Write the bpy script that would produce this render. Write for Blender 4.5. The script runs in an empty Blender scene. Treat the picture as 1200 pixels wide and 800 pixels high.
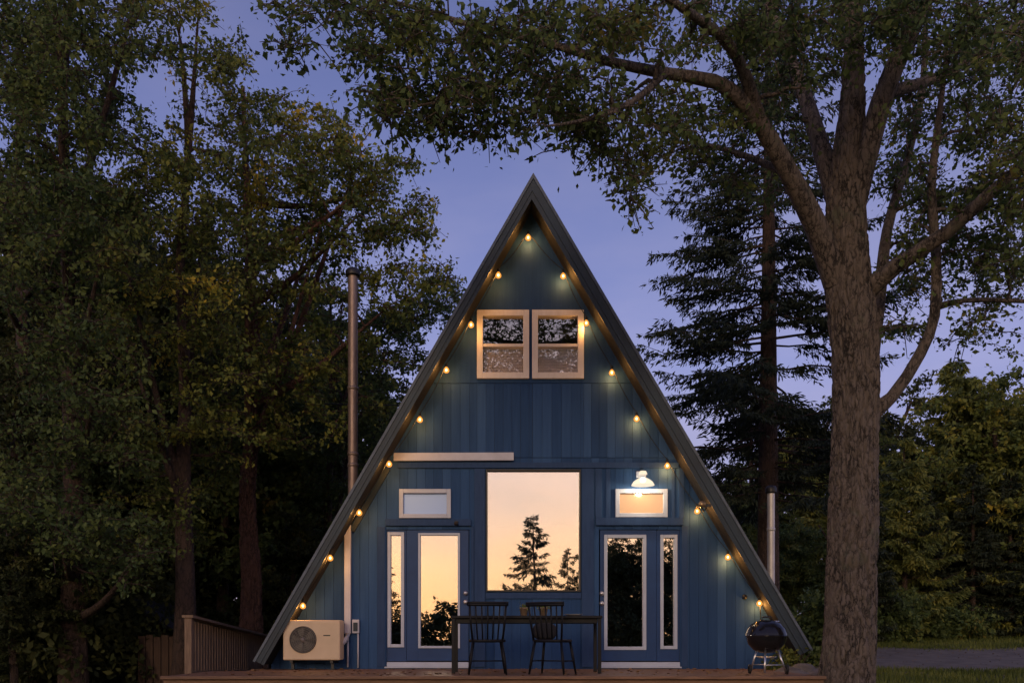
import bpy, bmesh, math, random
import numpy as np
from mathutils import Vector, Matrix
R = math.radians
C = bpy.context.scene.collection
random.seed(7)
EYE = 0.45; DIST = 14.0; F = 1092.0

def at(px, py, Y):
    """world point on the plane at depth Y for a place measured on the photograph of the facade"""
    s = (Y + DIST) / F
    return Vector(((px - 600) * s, Y, EYE + (748 - py) * s))
def wx(px): return (px - 600) * DIST / F
def wz(py): return EYE + (748 - py) * DIST / F

# ------------------------------------------------------------------ bookkeeping
def tag(o, label=None, cat=None, group=None, kind=None):
    if label: o['label'] = label
    if cat: o['category'] = cat
    if group: o['group'] = group
    if kind: o['kind'] = kind
    return o
def thing(name, loc, label, cat, group=None, rz=0):
    o = bpy.data.objects.new(name, None); o.empty_display_size = .2
    C.objects.link(o); o.location = loc; o.rotation_euler = (0, 0, rz)
    return tag(o, label, cat, group)
def link(name, me, parent=None, world=True):
    o = bpy.data.objects.new(name, me); C.objects.link(o)
    if parent is not None:
        o.parent = parent
        if world:                                 # mesh given in world space: undo the parents' placing
            m = Matrix.Identity(4); p = parent
            while p is not None:
                m = (Matrix.Translation(p.location) @ p.rotation_euler.to_matrix().to_4x4()) @ m; p = p.parent
            me.transform(m.inverted())
    return o
def copy_tree(o, parent=None):
    c = o.copy(); C.objects.link(c); c.parent = parent
    for ch in list(o.children): copy_tree(ch, c)
    return c

class MB:
    def __init__(s): s.bm = bmesh.new()
    def box(s, x0, x1, y0, y1, z0, z1, bev=0):
        bm = s.bm
        v = [bm.verts.new(p) for p in ((x0,y0,z0),(x1,y0,z0),(x1,y1,z0),(x0,y1,z0),(x0,y0,z1),(x1,y0,z1),(x1,y1,z1),(x0,y1,z1))]
        fs = [bm.faces.new([v[i] for i in f]) for f in ((3,2,1,0),(4,5,6,7),(0,1,5,4),(1,2,6,5),(2,3,7,6),(3,0,4,7))]
        if bev:
            es = list({e for f in fs for e in f.edges})
            bmesh.ops.bevel(bm, geom=es, offset=bev, segments=2, affect='EDGES', profile=.5)
        return s
    def prism(s, pts, y0, y1):
        """polygon in X,Z pushed from y0 to y1"""
        bm = s.bm
        a = [bm.verts.new((p[0], y0, p[1])) for p in pts]; b = [bm.verts.new((p[0], y1, p[1])) for p in pts]
        bm.faces.new(a); bm.faces.new(b[::-1]); n = len(pts)
        for i in range(n): bm.faces.new((a[i], b[i], b[(i+1) % n], a[(i+1) % n]))
        return s
    def tube(s, pts, r, seg=8, cap=True):
        bm = s.bm; pts = [Vector(p) for p in pts]; n = len(pts)
        rr = r if isinstance(r, (list, tuple)) else [r] * n
        rings = []; up = Vector((0.13, 0.31, 1)).normalized()
        for i, p in enumerate(pts):
            t = (pts[min(i+1, n-1)] - pts[max(i-1, 0)]).normalized()
            a = t.cross(up if abs(t.dot(up)) < .95 else Vector((1, 0, 0))).normalized(); b = t.cross(a)
            rings.append([bm.verts.new(p + (a * math.cos(2*math.pi*k/seg) + b * math.sin(2*math.pi*k/seg)) * rr[i]) for k in range(seg)])
        for i in range(n-1):
            for k in range(seg):
                f = bm.faces.new((rings[i][k], rings[i][(k+1) % seg], rings[i+1][(k+1) % seg], rings[i+1][k])); f.smooth = True
        if cap: bm.faces.new(rings[0][::-1]); bm.faces.new(rings[-1])
        return s
    def lathe(s, prof, c=(0,0,0), seg=24, axis='Z'):
        bm = s.bm; rings = []; c = Vector(c)
        for (r, z) in prof:
            ring = []
            for k in range(seg):
                a = 2*math.pi*k/seg
                if axis == 'Z': v = Vector((r*math.cos(a), r*math.sin(a), z))
                elif axis == 'Y': v = Vector((r*math.cos(a), z, r*math.sin(a)))
                else: v = Vector((z, r*math.cos(a), r*math.sin(a)))
                ring.append(bm.verts.new(c + v))
            rings.append(ring)
        for i in range(len(rings)-1):
            for k in range(seg):
                f = bm.faces.new((rings[i][k], rings[i][(k+1) % seg], rings[i+1][(k+1) % seg], rings[i+1][k])); f.smooth = True
        return s
    def build(s, name, mat, parent=None, world=True):
        bmesh.ops.recalc_face_normals(s.bm, faces=s.bm.faces)
        me = bpy.data.meshes.new(name); s.bm.to_mesh(me); s.bm.free(); me.materials.append(mat)
        return link(name, me, parent, world)

def np_mesh(name, V, Fc, mat, tint=None, smooth=False):
    """V (n,3), Fc (m,k) faces of one size"""
    me = bpy.data.meshes.new(name); m, k = Fc.shape
    me.vertices.add(len(V)); me.vertices.foreach_set('co', np.ascontiguousarray(V, dtype=np.float32).ravel())
    me.loops.add(m*k); me.loops.foreach_set('vertex_index', np.ascontiguousarray(Fc, dtype=np.int32).ravel())
    me.polygons.add(m); me.polygons.foreach_set('loop_start', np.arange(0, m*k, k, dtype=np.int32))
    try: me.polygons.foreach_set('loop_total', np.full(m, k, dtype=np.int32))
    except Exception: pass
    if smooth: me.polygons.foreach_set('use_smooth', np.ones(m, dtype=bool))
    me.update(calc_edges=True)
    if tint is not None:
        a = me.attributes.new('tint', 'FLOAT', 'FACE'); a.data.foreach_set('value', tint.astype(np.float32))
    me.materials.append(mat)
    return me

# ------------------------------------------------------------------ materials
def newmat(name):
    m = bpy.data.materials.new(name); m.use_nodes = True
    nt = m.node_tree; nt.nodes.clear()
    out = nt.nodes.new('ShaderNodeOutputMaterial')
    return m, nt, out
def L(nt, a, b): nt.links.new(a, b)
def N(nt, t, **kw):
    n = nt.nodes.new(t)
    for k, v in kw.items():
        if k.startswith('i_'): n.inputs[k[2:].replace('_', ' ')].default_value = v
        else: setattr(n, k, v)
    return n
def ramp(nt, fac, stops):
    r = N(nt, 'ShaderNodeValToRGB'); cr = r.color_ramp
    while len(cr.elements) < len(stops): cr.elements.new(.5)
    for e, (p, c) in zip(cr.elements, stops): e.position = p; e.color = (*c, 1)
    L(nt, fac, r.inputs[0]); return r.outputs[0]
def coords(nt, scale=(1,1,1)):
    tc = N(nt, 'ShaderNodeTexCoord'); mp = N(nt, 'ShaderNodeMapping'); mp.inputs['Scale'].default_value = scale
    L(nt, tc.outputs['Object'], mp.inputs[0]); return mp.outputs[0]
def simple(name, a, b=None, rough=.6, metal=0, nscale=6, stretch=(1,1,1), bump=.15, bdist=.01, detail=6, spec=.5, streak=None):
    m, nt, out = newmat(name)
    p = N(nt, 'ShaderNodeBsdfPrincipled', i_Roughness=rough, i_Metallic=metal)
    p.inputs['Specular IOR Level'].default_value = spec
    b = b or tuple(x*.7 for x in a)
    co = coords(nt, stretch)
    no = N(nt, 'ShaderNodeTexNoise', i_Scale=nscale, i_Detail=detail, i_Roughness=.65); L(nt, co, no.inputs[0])
    L(nt, ramp(nt, no.outputs[0], [(.3, b), (.7, a)]), p.inputs['Base Color'])
    if bump:
        bp = N(nt, 'ShaderNodeBump', i_Strength=bump, i_Distance=bdist); L(nt, no.outputs[0], bp.inputs['Height']); L(nt, bp.outputs[0], p.inputs['Normal'])
    L(nt, p.outputs[0], out.inputs[0]); return m

M = {}
def paint_blue(name, a, b, c):
    m, nt, out = newmat(name)
    p = N(nt, 'ShaderNodeBsdfPrincipled', i_Roughness=.7); p.inputs['Specular IOR Level'].default_value = .2
    co = coords(nt, (9, 9, .55)); no = N(nt, 'ShaderNodeTexNoise', i_Scale=1.6, i_Detail=7, i_Roughness=.7); L(nt, co, no.inputs[0])
    at_ = N(nt, 'ShaderNodeAttribute', attribute_name='tint')
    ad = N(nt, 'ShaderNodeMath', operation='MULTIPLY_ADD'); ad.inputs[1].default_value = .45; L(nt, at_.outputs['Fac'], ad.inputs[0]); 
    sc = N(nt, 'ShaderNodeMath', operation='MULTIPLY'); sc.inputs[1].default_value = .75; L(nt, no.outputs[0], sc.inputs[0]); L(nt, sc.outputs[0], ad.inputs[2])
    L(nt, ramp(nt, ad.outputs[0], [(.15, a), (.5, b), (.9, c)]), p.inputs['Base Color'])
    co2 = coords(nt, (40, 40, 2)); n2 = N(nt, 'ShaderNodeTexNoise', i_Scale=3, i_Detail=4); L(nt, co2, n2.inputs[0])
    bp = N(nt, 'ShaderNodeBump', i_Strength=.35, i_Distance=.004); L(nt, n2.outputs[0], bp.inputs['Height']); L(nt, bp.outputs[0], p.inputs['Normal'])
    L(nt, p.outputs[0], out.inputs[0]); return m
M['blue'] = paint_blue('blue_siding_paint', (.012,.041,.112), (.022,.066,.172), (.040,.102,.24))
M['bluetrim'] = simple('blue_trim_paint', (.027,.066,.165), (.018,.048,.125), rough=.65, spec=.25, nscale=4, stretch=(6,6,1), bump=.1)
M['bluedoor'] = simple('blue_door_paint', (.016,.062,.19), (.012,.047,.15), rough=.5, spec=.3, nscale=3, bump=.05)
M['fascia'] = simple('slate_rake_paint', (.018,.042,.066), (.009,.021,.036), rough=.55, nscale=3, stretch=(1,1,.6), bump=.2)
M['soffit'] = simple('dark_soffit_boards', (.008,.011,.015), (.005,.006,.009), rough=.85, nscale=5, bump=.3)
M['drip'] = simple('aluminium_drip_edge', (.12,.15,.19), (.07,.09,.115), rough=.6, metal=0, nscale=9, bump=.03)
M['white'] = simple('white_window_vinyl', (.50,.56,.68), (.42,.47,.58), rough=.45, nscale=5, bump=.03)
M['whitewarm'] = simple('cream_window_wood', (.86,.80,.73), (.76,.69,.61), rough=.5, nscale=5, stretch=(4,4,1), bump=.1)
M['blackframe'] = simple('black_window_frame', (.012,.011,.012), (.02,.018,.018), rough=.45, bump=.03)
M['black'] = simple('black_chair_paint', (.004,.005,.008), (.007,.008,.011), rough=.5, spec=.25, nscale=8, bump=.05)
M['deck'] = simple('cedar_deck_boards', (.27,.15,.085), (.11,.06,.034), rough=.6, nscale=3, stretch=(1,12,12), bump=.3, bdist=.004)
M['greywood'] = simple('weathered_wood', (.30,.205,.135), (.14,.09,.06), rough=.8, nscale=4, stretch=(8,8,1), bump=.4, bdist=.004)
M['darkwood'] = simple('brown_shed_boards', (.10,.06,.042), (.045,.027,.02), rough=.85, nscale=4, stretch=(8,8,1), bump=.4)
M['shingle'] = simple('dark_roof_shingles', (.05,.052,.058), (.025,.026,.03), rough=.9, nscale=14, bump=.6, bdist=.01)
M['acbody'] = simple('beige_ac_casing', (.72,.56,.38), (.62,.47,.31), rough=.45, nscale=3, bump=.02)
M['acdark'] = simple('dark_ac_grille', (.03,.028,.028), (.05,.046,.044), rough=.5, bump=.05)
M['cover'] = simple('white_line_cover', (.56,.58,.68), (.45,.46,.53), rough=.5, nscale=4, bump=.04)
M['copper'] = simple('stainless_flue', (.38,.285,.24), (.22,.16,.13), rough=.5, metal=.6, nscale=4, stretch=(6,6,1), bump=.05)
M['steel'] = simple('galvanised_flue', (.68,.66,.64), (.5,.48,.46), rough=.45, metal=.4, nscale=5, bump=.05)
M['chrome'] = simple('brushed_metal', (.75,.75,.76), (.6,.6,.62), rough=.28, metal=.9, nscale=9, bump=.02)
M['enamel'] = simple('black_enamel', (.010,.010,.012), (.015,.014,.016), rough=.12, nscale=9, bump=.01)
M['blind'] = simple('grey_blind', (.75,.68,.66), (.6,.55,.53), rough=.8, nscale=2, bump=.1)
M['interior'] = simple('dim_room_wall', (.02,.017,.015), (.03,.025,.02), rough=.9, bump=0)
M['terracotta'] = simple('glazed_clay', (.34,.24,.17), (.24,.17,.12), rough=.5, nscale=10, bump=.1)
M['plate'] = simple('white_ceramic', (.72,.72,.72), (.66,.66,.66), rough=.25, bump=0)
M['cloth'] = simple('black_cushion_cloth', (.014,.014,.016), (.022,.021,.022), rough=.9, nscale=30, bump=.3)
M['rubber'] = simple('black_cable', (.010,.010,.010), (.015,.015,.015), rough=.6, bump=0)
M['rock'] = simple('fieldstone', (.22,.19,.16), (.09,.08,.07), rough=.9, nscale=5, bump=.7, bdist=.03)
M['concrete'] = simple('pinkish_paving', (.30,.22,.18), (.18,.13,.11), rough=.9, nscale=6, bump=.3)

def bark(name, a, b, lichen=None):
    m, nt, out = newmat(name)
    p = N(nt, 'ShaderNodeBsdfPrincipled', i_Roughness=.9)
    co = coords(nt, (1, 1, .38))
    v = N(nt, 'ShaderNodeTexVoronoi', i_Scale=15, feature='DISTANCE_TO_EDGE'); 
    n1 = N(nt, 'ShaderNodeTexNoise', i_Scale=7, i_Detail=8, i_Roughness=.7); L(nt, co, n1.inputs[0])
    mx = N(nt, 'ShaderNodeMixRGB', blend_type='ADD'); mx.inputs[0].default_value = .22; L(nt, co, mx.inputs[1]); L(nt, n1.outputs['Color'], mx.inputs[2]); L(nt, mx.outputs[0], v.inputs['Vector'])
    sm = N(nt, 'ShaderNodeMath', operation='MULTIPLY_ADD'); sm.inputs[1].default_value = 1.6; L(nt, v.outputs[0], sm.inputs[0]); L(nt, n1.outputs[0], sm.inputs[2])
    col = ramp(nt, sm.outputs[0], [(.46, b), (.74, a)])
    if lichen:
        co2 = coords(nt, (1, 1, 1)); n2 = N(nt, 'ShaderNodeTexNoise', i_Scale=2.6, i_Detail=9, i_Roughness=.75); L(nt, co2, n2.inputs[0])
        k = ramp(nt, n2.outputs[0], [(.56, (0,0,0)), (.68, (1,1,1))])
        m2 = N(nt, 'ShaderNodeMixRGB'); L(nt, k, m2.inputs[0]); L(nt, col, m2.inputs[1]); m2.inputs[2].default_value = (*lichen, 1); col = m2.outputs[0]
    L(nt, col, p.inputs['Base Color'])
    bp = N(nt, 'ShaderNodeBump', i_Strength=1, i_Distance=.035); L(nt, sm.outputs[0], bp.inputs['Height']); L(nt, bp.outputs[0], p.inputs['Normal'])
    L(nt, p.outputs[0], out.inputs[0]); return m
M['bark'] = bark('rough_maple_bark', (.215,.175,.14), (.022,.017,.014), (.15,.15,.10))
M['bark2'] = bark('dark_bark', (.10,.065,.05), (.035,.024,.02))
M['bark3'] = bark('reddish_bark', (.19,.10,.075), (.07,.04,.03))

def leafmat(name, stops, trans=.35):
    m, nt, out = newmat(name)
    a = N(nt, 'ShaderNodeAttribute', attribute_name='tint')
    co = coords(nt); no = N(nt, 'ShaderNodeTexNoise', i_Scale=.55, i_Detail=3); L(nt, co, no.inputs[0])
    ad = N(nt, 'ShaderNodeMath', operation='MULTIPLY_ADD'); ad.inputs[1].default_value = .5; L(nt, a.outputs['Fac'], ad.inputs[0])
    s2 = N(nt, 'ShaderNodeMath', operation='MULTIPLY_ADD'); s2.inputs[1].default_value = 1.8; s2.inputs[2].default_value = -.65; L(nt, no.outputs[0], s2.inputs[0]); L(nt, s2.outputs[0], ad.inputs[2])
    col = ramp(nt, ad.outputs[0], stops)
    p = N(nt, 'ShaderNodeBsdfPrincipled', i_Roughness=.65); p.inputs['Specular IOR Level'].default_value = .25; L(nt, col, p.inputs['Base Color'])
    t = N(nt, 'ShaderNodeBsdfTranslucent'); L(nt, col, t.inputs[0])
    mx = N(nt, 'ShaderNodeMixShader'); mx.inputs[0].default_value = trans; L(nt, p.outputs[0], mx.inputs[1]); L(nt, t.outputs[0], mx.inputs[2])
    L(nt, mx.outputs[0], out.inputs[0]); return m
M['maple'] = leafmat('maple_leaves', [(.05, (.042,.066,.026)), (.45, (.088,.135,.046)), (.85, (.17,.21,.055)), (1, (.26,.21,.05))])
M['ash'] = leafmat('olive_leaves', [(.05, (.055,.085,.028)), (.45, (.14,.185,.048)), (.8, (.31,.31,.06)), (1, (.58,.42,.05))])
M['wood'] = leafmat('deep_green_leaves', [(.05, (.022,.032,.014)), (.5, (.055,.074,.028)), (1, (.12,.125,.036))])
M['needle'] = leafmat('spruce_needles', [(.05, (.018,.028,.018)), (.5, (.036,.052,.03)), (1, (.07,.085,.04))], .2)
M['needlelight'] = leafmat('pale_conifer_needles', [(.05, (.055,.078,.028)), (.5, (.14,.175,.05)), (1, (.32,.31,.07))], .2)
M['grass'] = leafmat('grass_blades', [(.05, (.05,.075,.018)), (.5, (.11,.14,.03)), (1, (.22,.23,.05))], .2)

def glass(name, refl=.5, tint=(1,1,1), rough=0.0, body=None):
    m, nt, out = newmat(name)
    g = N(nt, 'ShaderNodeBsdfGlossy', i_Roughness=rough); g.inputs['Color'].default_value = (*tint, 1)
    co = coords(nt, (1, 1, 1)); no = N(nt, 'ShaderNodeTexNoise', i_Scale=1.1, i_Detail=1); L(nt, co, no.inputs[0])
    bp = N(nt, 'ShaderNodeBump', i_Strength=.3, i_Distance=.01); L(nt, no.outputs[0], bp.inputs['Height']); L(nt, bp.outputs[0], g.inputs['Normal'])
    if body: t = N(nt, 'ShaderNodeBsdfDiffuse'); t.inputs['Color'].default_value = (*body, 1)
    else: t = N(nt, 'ShaderNodeBsdfTransparent')
    mx = N(nt, 'ShaderNodeMixShader'); mx.inputs[0].default_value = refl
    L(nt, t.outputs[0], mx.inputs[1]); L(nt, g.outputs[0], mx.inputs[2]); L(nt, mx.outputs[0], out.inputs[0]); return m
M['glass'] = glass('coated_window_glass', .5)
M['glassup'] = glass('plain_window_glass', .22)
M['frost'] = glass('frosted_pane', .10, (.6,.7,1), .3, (.22,.38,.72))
M['frostwarm'] = glass('warm_glow_pane', .4, (1,.85,.65), .08, (.40,.23,.12))  # warm reflected light is put into the pane's own colour

def emit(name, col, st):
    m, nt, out = newmat(name); e = N(nt, 'ShaderNodeEmission', i_Strength=st); e.inputs[0].default_value = (*col, 1)
    L(nt, e.outputs[0], out.inputs[0]); return m
def opal(name, col, st, tr=.5):
    m, nt, out = newmat(name); e = N(nt, 'ShaderNodeEmission', i_Strength=st); e.inputs[0].default_value = (*col, 1)
    t = N(nt, 'ShaderNodeBsdfTransparent'); mx = N(nt, 'ShaderNodeMixShader'); mx.inputs[0].default_value = 1-tr
    L(nt, t.outputs[0], mx.inputs[1]); L(nt, e.outputs[0], mx.inputs[2]); L(nt, mx.outputs[0], out.inputs[0]); return m
M['bulb'] = opal('warm_bulb_glow', (1, .36, .06), 1.4, .35)
M['filament'] = emit('filament_glow', (1, .62, .25), 16)
M['opal'] = opal('opal_lamp_glow', (1, .84, .62), 1.2, .4)
M['lamp'] = emit('bright_lamp_glow', (1, .90, .74), 14)

# ------------------------------------------------------------------ world, sun, camera
def build_world():
    w = bpy.data.worlds.new('World'); bpy.context.scene.world = w; w.use_nodes = True
    nt = w.node_tree; nt.nodes.clear()
    out = N(nt, 'ShaderNodeOutputWorld')
    sky = N(nt, 'ShaderNodeTexSky'); sky.sky_type = 'NISHITA'; sky.sun_disc = False
    sky.sun_elevation = R(3); sky.sun_rotation = R(180 + 12); sky.altitude = 50; sky.air_density = 1.2; sky.dust_density = 2
    b1 = N(nt, 'ShaderNodeBackground', i_Strength=.015); L(nt, sky.outputs[0], b1.inputs[0])
    # dusk sky: violet-blue dome, an afterglow low in the west (behind the photographer)
    tc = N(nt, 'ShaderNodeTexCoord'); sp = N(nt, 'ShaderNodeSeparateXYZ'); L(nt, tc.outputs['Generated'], sp.inputs[0])
    east = ramp(nt, sp.outputs['Z'], [(0, (.48,.41,.52)), (.10, (.44,.415,.60)), (.27, (.33,.35,.62)), (.40, (.235,.26,.50)), (.55, (.15,.175,.37)), (1, (.09,.11,.28))])
    west = ramp(nt, sp.outputs['Z'], [(0, (1.55,.84,.36)), (.06, (1.46,.90,.48)), (.17, (1.22,.89,.72)), (.32, (.62,.54,.62)), (.55, (.22,.22,.42)), (1, (.08,.09,.25))])
    az = N(nt, 'ShaderNodeMath', operation='MULTIPLY_ADD'); az.inputs[1].default_value = -.95; az.inputs[2].default_value = .12; L(nt, sp.outputs['Y'], az.inputs[0])
    az.use_clamp = True
    mx = N(nt, 'ShaderNodeMixRGB'); L(nt, az.outputs[0], mx.inputs[0]); L(nt, east, mx.inputs[1]); L(nt, west, mx.inputs[2])
    mp = N(nt, 'ShaderNodeMapping'); mp.inputs['Scale'].default_value = (1.6, 1.6, 4.5); L(nt, tc.outputs['Generated'], mp.inputs[0])
    cn = N(nt, 'ShaderNodeTexNoise', i_Scale=1.7, i_Detail=5, i_Roughness=.55); L(nt, mp.outputs[0], cn.inputs[0])
    cl = ramp(nt, cn.outputs[0], [(.35, (.80,.86,1.0)), (.65, (1.14,1.08,1.06))])
    mu = N(nt, 'ShaderNodeMixRGB', blend_type='MULTIPLY'); mu.inputs[0].default_value = 1; L(nt, mx.outputs[0], mu.inputs[1]); L(nt, cl, mu.inputs[2])
    b2 = N(nt, 'ShaderNodeBackground', i_Strength=1.0); L(nt, mu.outputs[0], b2.inputs[0])
    ad = N(nt, 'ShaderNodeAddShader'); L(nt, b1.outputs[0], ad.inputs[0]); L(nt, b2.outputs[0], ad.inputs[1]); L(nt, ad.outputs[0], out.inputs[0])
build_world()
sun = bpy.data.lights.new('sun', 'SUN'); sun.energy = .7; sun.angle = R(18); sun.color = (1, .72, .45)
so = bpy.data.objects.new('sun', sun); C.objects.link(so)
so.rotation_euler = (R(90 - 14), 0, R(-12))      # low, behind and a little to the left of the photographer
cam = bpy.data.cameras.new('camera'); co_ = bpy.data.objects.new('camera', cam); C.objects.link(co_)
co_.location = (0, -DIST, EYE); co_.rotation_euler = (R(90), 0, 0)
cam.sensor_width = 36; cam.lens = 36 * F / 1200; cam.shift_y = (748 - 400) / 1200; cam.clip_end = 2000; cam.clip_start = .05
sc = bpy.context.scene; sc.camera = co_
sc.render.engine = 'CYCLES'
sc.view_settings.view_transform = 'Standard'; sc.view_settings.look = 'None'; sc.view_settings.exposure = 0; sc.view_settings.gamma = 1
sc.cycles.use_denoising = True; sc.cycles.max_bounces = 6; sc.cycles.diffuse_bounces = 3; sc.cycles.transparent_max_bounces = 12
sc.cycles.use_adaptive_sampling = True; sc.cycles.adaptive_threshold = .02; sc.cycles.sample_clamp_indirect = 4

# ------------------------------------------------------------------ ground
YB = [(-400, -.5), (-1, -.5), (3, -.42), (6.5, -.28), (13, .17), (18, .5), (60, 2.2), (500, 12)]
def gz(y):
    for (a, za), (b, zb) in zip(YB, YB[1:]):
        if y <= b: return za + (zb - za) * (y - a) / (b - a)
    return YB[-1][1]
def build_ground():
    ys = [-400, -120, -60, -30, -14, -6, -1, 3, 6.5, 13, 18, 30, 60, 120, 500]; xs = [-500, -60, 0, 60, 500]
    V = np.array([(x, y, gz(y)) for y in ys for x in xs]); nx = len(xs)
    Fc = np.array([(j*nx+i, j*nx+i+1, (j+1)*nx+i+1, (j+1)*nx+i) for j in range(len(ys)-1) for i in range(nx-1)])
    m = simple('dark_forest_lawn', (.09,.10,.03), (.045,.042,.02), rough=1, nscale=.9, bump=.5, bdist=.05, detail=10)
    tag(link('ground', np_mesh('ground', V, Fc, m)), kind='structure')
    m = simple('gravel_drive', (.20,.165,.13), (.095,.08,.065), rough=.95, nscale=2.2, bump=.5, bdist=.02, detail=12)
    ys = [6.2, 6.5, 13.0, 13.4]
    V = []; 
    rows = [(6.0, 7.2), (6.5, 6.6), (9.5, 6.4), (13, 6.8), (13.6, 8.5)]
    for (y, x0) in rows:
        for k in range(12): V.append((x0 + (90 - x0) * (k/11)**2, y + .25*math.sin(k*1.9) * (1 if y in (6.0, 13.6) else 0), gz(y) + .014))
    # keep the outer rows exactly on the slope
    V = np.array([(x, y, gz(y) + .014) for (x, y, z) in V])
    Fc = np.array([(j*12+i, j*12+i+1, (j+1)*12+i+1, (j+1)*12+i) for j in range(4) for i in range(11)])
    tag(link('road', np_mesh('road', V, Fc, m)), kind='structure')
build_ground()

# ------------------------------------------------------------------ the cabin
YF = -0.52
A = at(625, 205, YF); Lp = at(298, 773, YF); Rp = at(951, 760, YF)
A2 = (A.x, A.z); L2 = (Lp.x, Lp.z); R2 = (Rp.x, Rp.z)
TH = {-1: .147, 1: .19}
def inset(a, b, t, sgn):
    d = Vector((b[0]-a[0], b[1]-a[1])).normalized(); n = Vector((-d.y, d.x)) * sgn
    return (a[0]+n.x*t, a[1]+n.y*t), (b[0]+n.x*t, b[1]+n.y*t)
sl = (A2[1]-L2[1])/(A2[0]-L2[0]); sr = (A2[1]-R2[1])/(R2[0]-A2[0])
def under(x, t=None, dt=0.0):
    """height of the underside of the roof (t inside the outer surface)"""
    if t is None: t = (TH[-1] if x < A2[0] else TH[1]) + dt
    if x < A2[0]: return min(A2[1] + sl*(x-A2[0]) - t*math.sqrt(1+sl*sl), A2[1]+10)
    return A2[1] - sr*(x-A2[0]) - t*math.sqrt(1+sr*sr)
def apex(t, t2=None):
    """where the two slopes meet, t below the left surface and t2 below the right one"""
    t2 = t if t2 is None else t2
    lo, hi = A2[0]-.5, A2[0]+.5
    f = lambda x: (A2[1] + sl*(x-A2[0]) - t*math.sqrt(1+sl*sl)) - (A2[1] - sr*(x-A2[0]) - t2*math.sqrt(1+sr*sr))
    for _ in range(50):
        mid = (lo+hi)/2
        if f(mid) > 0: hi = mid
        else: lo = mid
    return (lo, A2[1] + sl*(lo-A2[0]) - t*math.sqrt(1+sl*sl))
def roof_poly(side, t0, t1, ext=0.0):
    """cross-section of one roof slope between depth t0 and t1 below its outer surface"""
    k = TH[1]/TH[-1]
    a0 = apex(t0) if t0 < .08 else (apex(t0, t0*k) if side < 0 else apex(t0/k, t0)); a1 = apex(t1) if t1 < .08 else (apex(t1, t1*k) if side < 0 else apex(t1/k, t1))
    if side < 0:
        p, s = L2, 1; d = Vector((A2[0]-L2[0], A2[1]-L2[1])).normalized(); n = Vector((d.y, -d.x))
    else:
        p, s = R2, 1; d = Vector((A2[0]-R2[0], A2[1]-R2[1])).normalized(); n = Vector((-d.y, d.x))
    base = Vector(p) - d*ext
    b0 = base + n*t0; b1 = base + n*t1
    return [tuple(b0), a0, a1, tuple(b1)]

cabin = thing('cabin', (A.x, 0, 0), 'blue A-frame cabin with a steep dark roof, white framed doors and a tall picture window', 'cabin')
YBk = 9.0
roof = MB().prism(roof_poly(-1, 0.03, TH[-1]-.012), YF+.04, YBk).prism(roof_poly(1, 0.0301, TH[1]-.0155), YF+.04, YBk).build('roof', M['soffit'], cabin)
tiles = MB()
for side in (-1, 1):
    a = Vector(A2); b = Vector(L2 if side < 0 else R2); n = 34
    d = (b-a); nn = Vector((d.y, -d.x)).normalized() * (1 if side > 0 else -1)
    nn = nn if nn.y > 0 else -nn
    for i in range(1, n):
        p0 = a + d*(i/n); p1 = a + d*((i+1.08)/n)
        tiles.prism([tuple(p0 + nn*(-.012)), tuple(p1 + nn*(.006)), tuple(p1 + nn*(-.012)), tuple(p0 - nn*.029)], YF+.05, YBk-.02 - .001*i)
tiles.build('shingles', M['shingle'], roof)
for side in (-1, 1):
    MB().prism(roof_poly(side, .028, TH[side]*.68), YF, YF+.038).build('rake_board', M['fascia'], roof)
    MB().prism(roof_poly(side, TH[side]*.69, TH[side]+.004), YF+.012, YF+.039).build('rake_board', M['fascia'], roof)
    MB().prism(roof_poly(side, -.012, .026, .02), YF-.018, YF+.04).build('drip_edge', M['drip'], roof)

# openings of the facade (x0, x1, z0, z1) measured on the photograph
def rect(px0, py0, px1, py1): return (wx(px0), wx(px1), wz(py1), wz(py0))
gwL = rect(559, 364, 620, 444); gwR = rect(623.5, 364, 684, 444)
swL = rect(468, 573, 528.5, 607); swR = rect(721, 573, 782, 606)
big = rect(569.5, 550, 680.5, 693)
dL = rect(453, 620, 550, 782); dR = rect(702, 620, 797, 782)
openings = [gwL, gwR, swL, swR, big, dL, dR]
rnd = random.Random(3)
def strips(x0, x1, zlo, zhi_fn):
    """vertical pieces left between the openings for one board"""
    xm = (x0+x1)/2; cuts = sorted([(o[2], o[3]) for o in openings if o[0] < xm < o[1]])
    z = zlo; res = []
    for c0, c1 in cuts:
        if c0 > z: res.append((z, c0, False))
        z = max(z, c1)
    res.append((z, None, True)); return res
edges = sorted({round(v, 4) for o in openings for v in (o[0], o[1])})
zlow = wz(782) - .12
bmw = bmesh.new(); tints = []
xl = -3.62; xr = 4.06; xs = [xl]
base_edges = [e for e in edges if xl < e < xr] + [A2[0]]
base_edges = sorted(base_edges)
x = xl; pts = [xl] + base_edges + [xr]; cuts = []
for a_, b_ in zip(pts, pts[1:]):
    n = max(1, round((b_-a_)/.135))
    for k in range(n): cuts.append((a_+(b_-a_)*k/n, a_+(b_-a_)*(k+1)/n))
def add_board(bm, x0, x1, z0, t0, t1, y0, y1, tint, tl):
    v = [bm.verts.new(p) for p in ((x0,y0,z0),(x1,y0,z0),(x1,y0,t1),(x0,y0,t0),(x0,y1,z0),(x1,y1,z0),(x1,y1,t1),(x0,y1,t0))]
    for f in ((0,1,2,3),(7,6,5,4),(0,4,5,1),(1,5,6,2),(2,6,7,3),(3,7,4,0)):
        bm.faces.new([v[i] for i in f]); tl.append(tint)
back = bmesh.new(); tb = []
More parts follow.
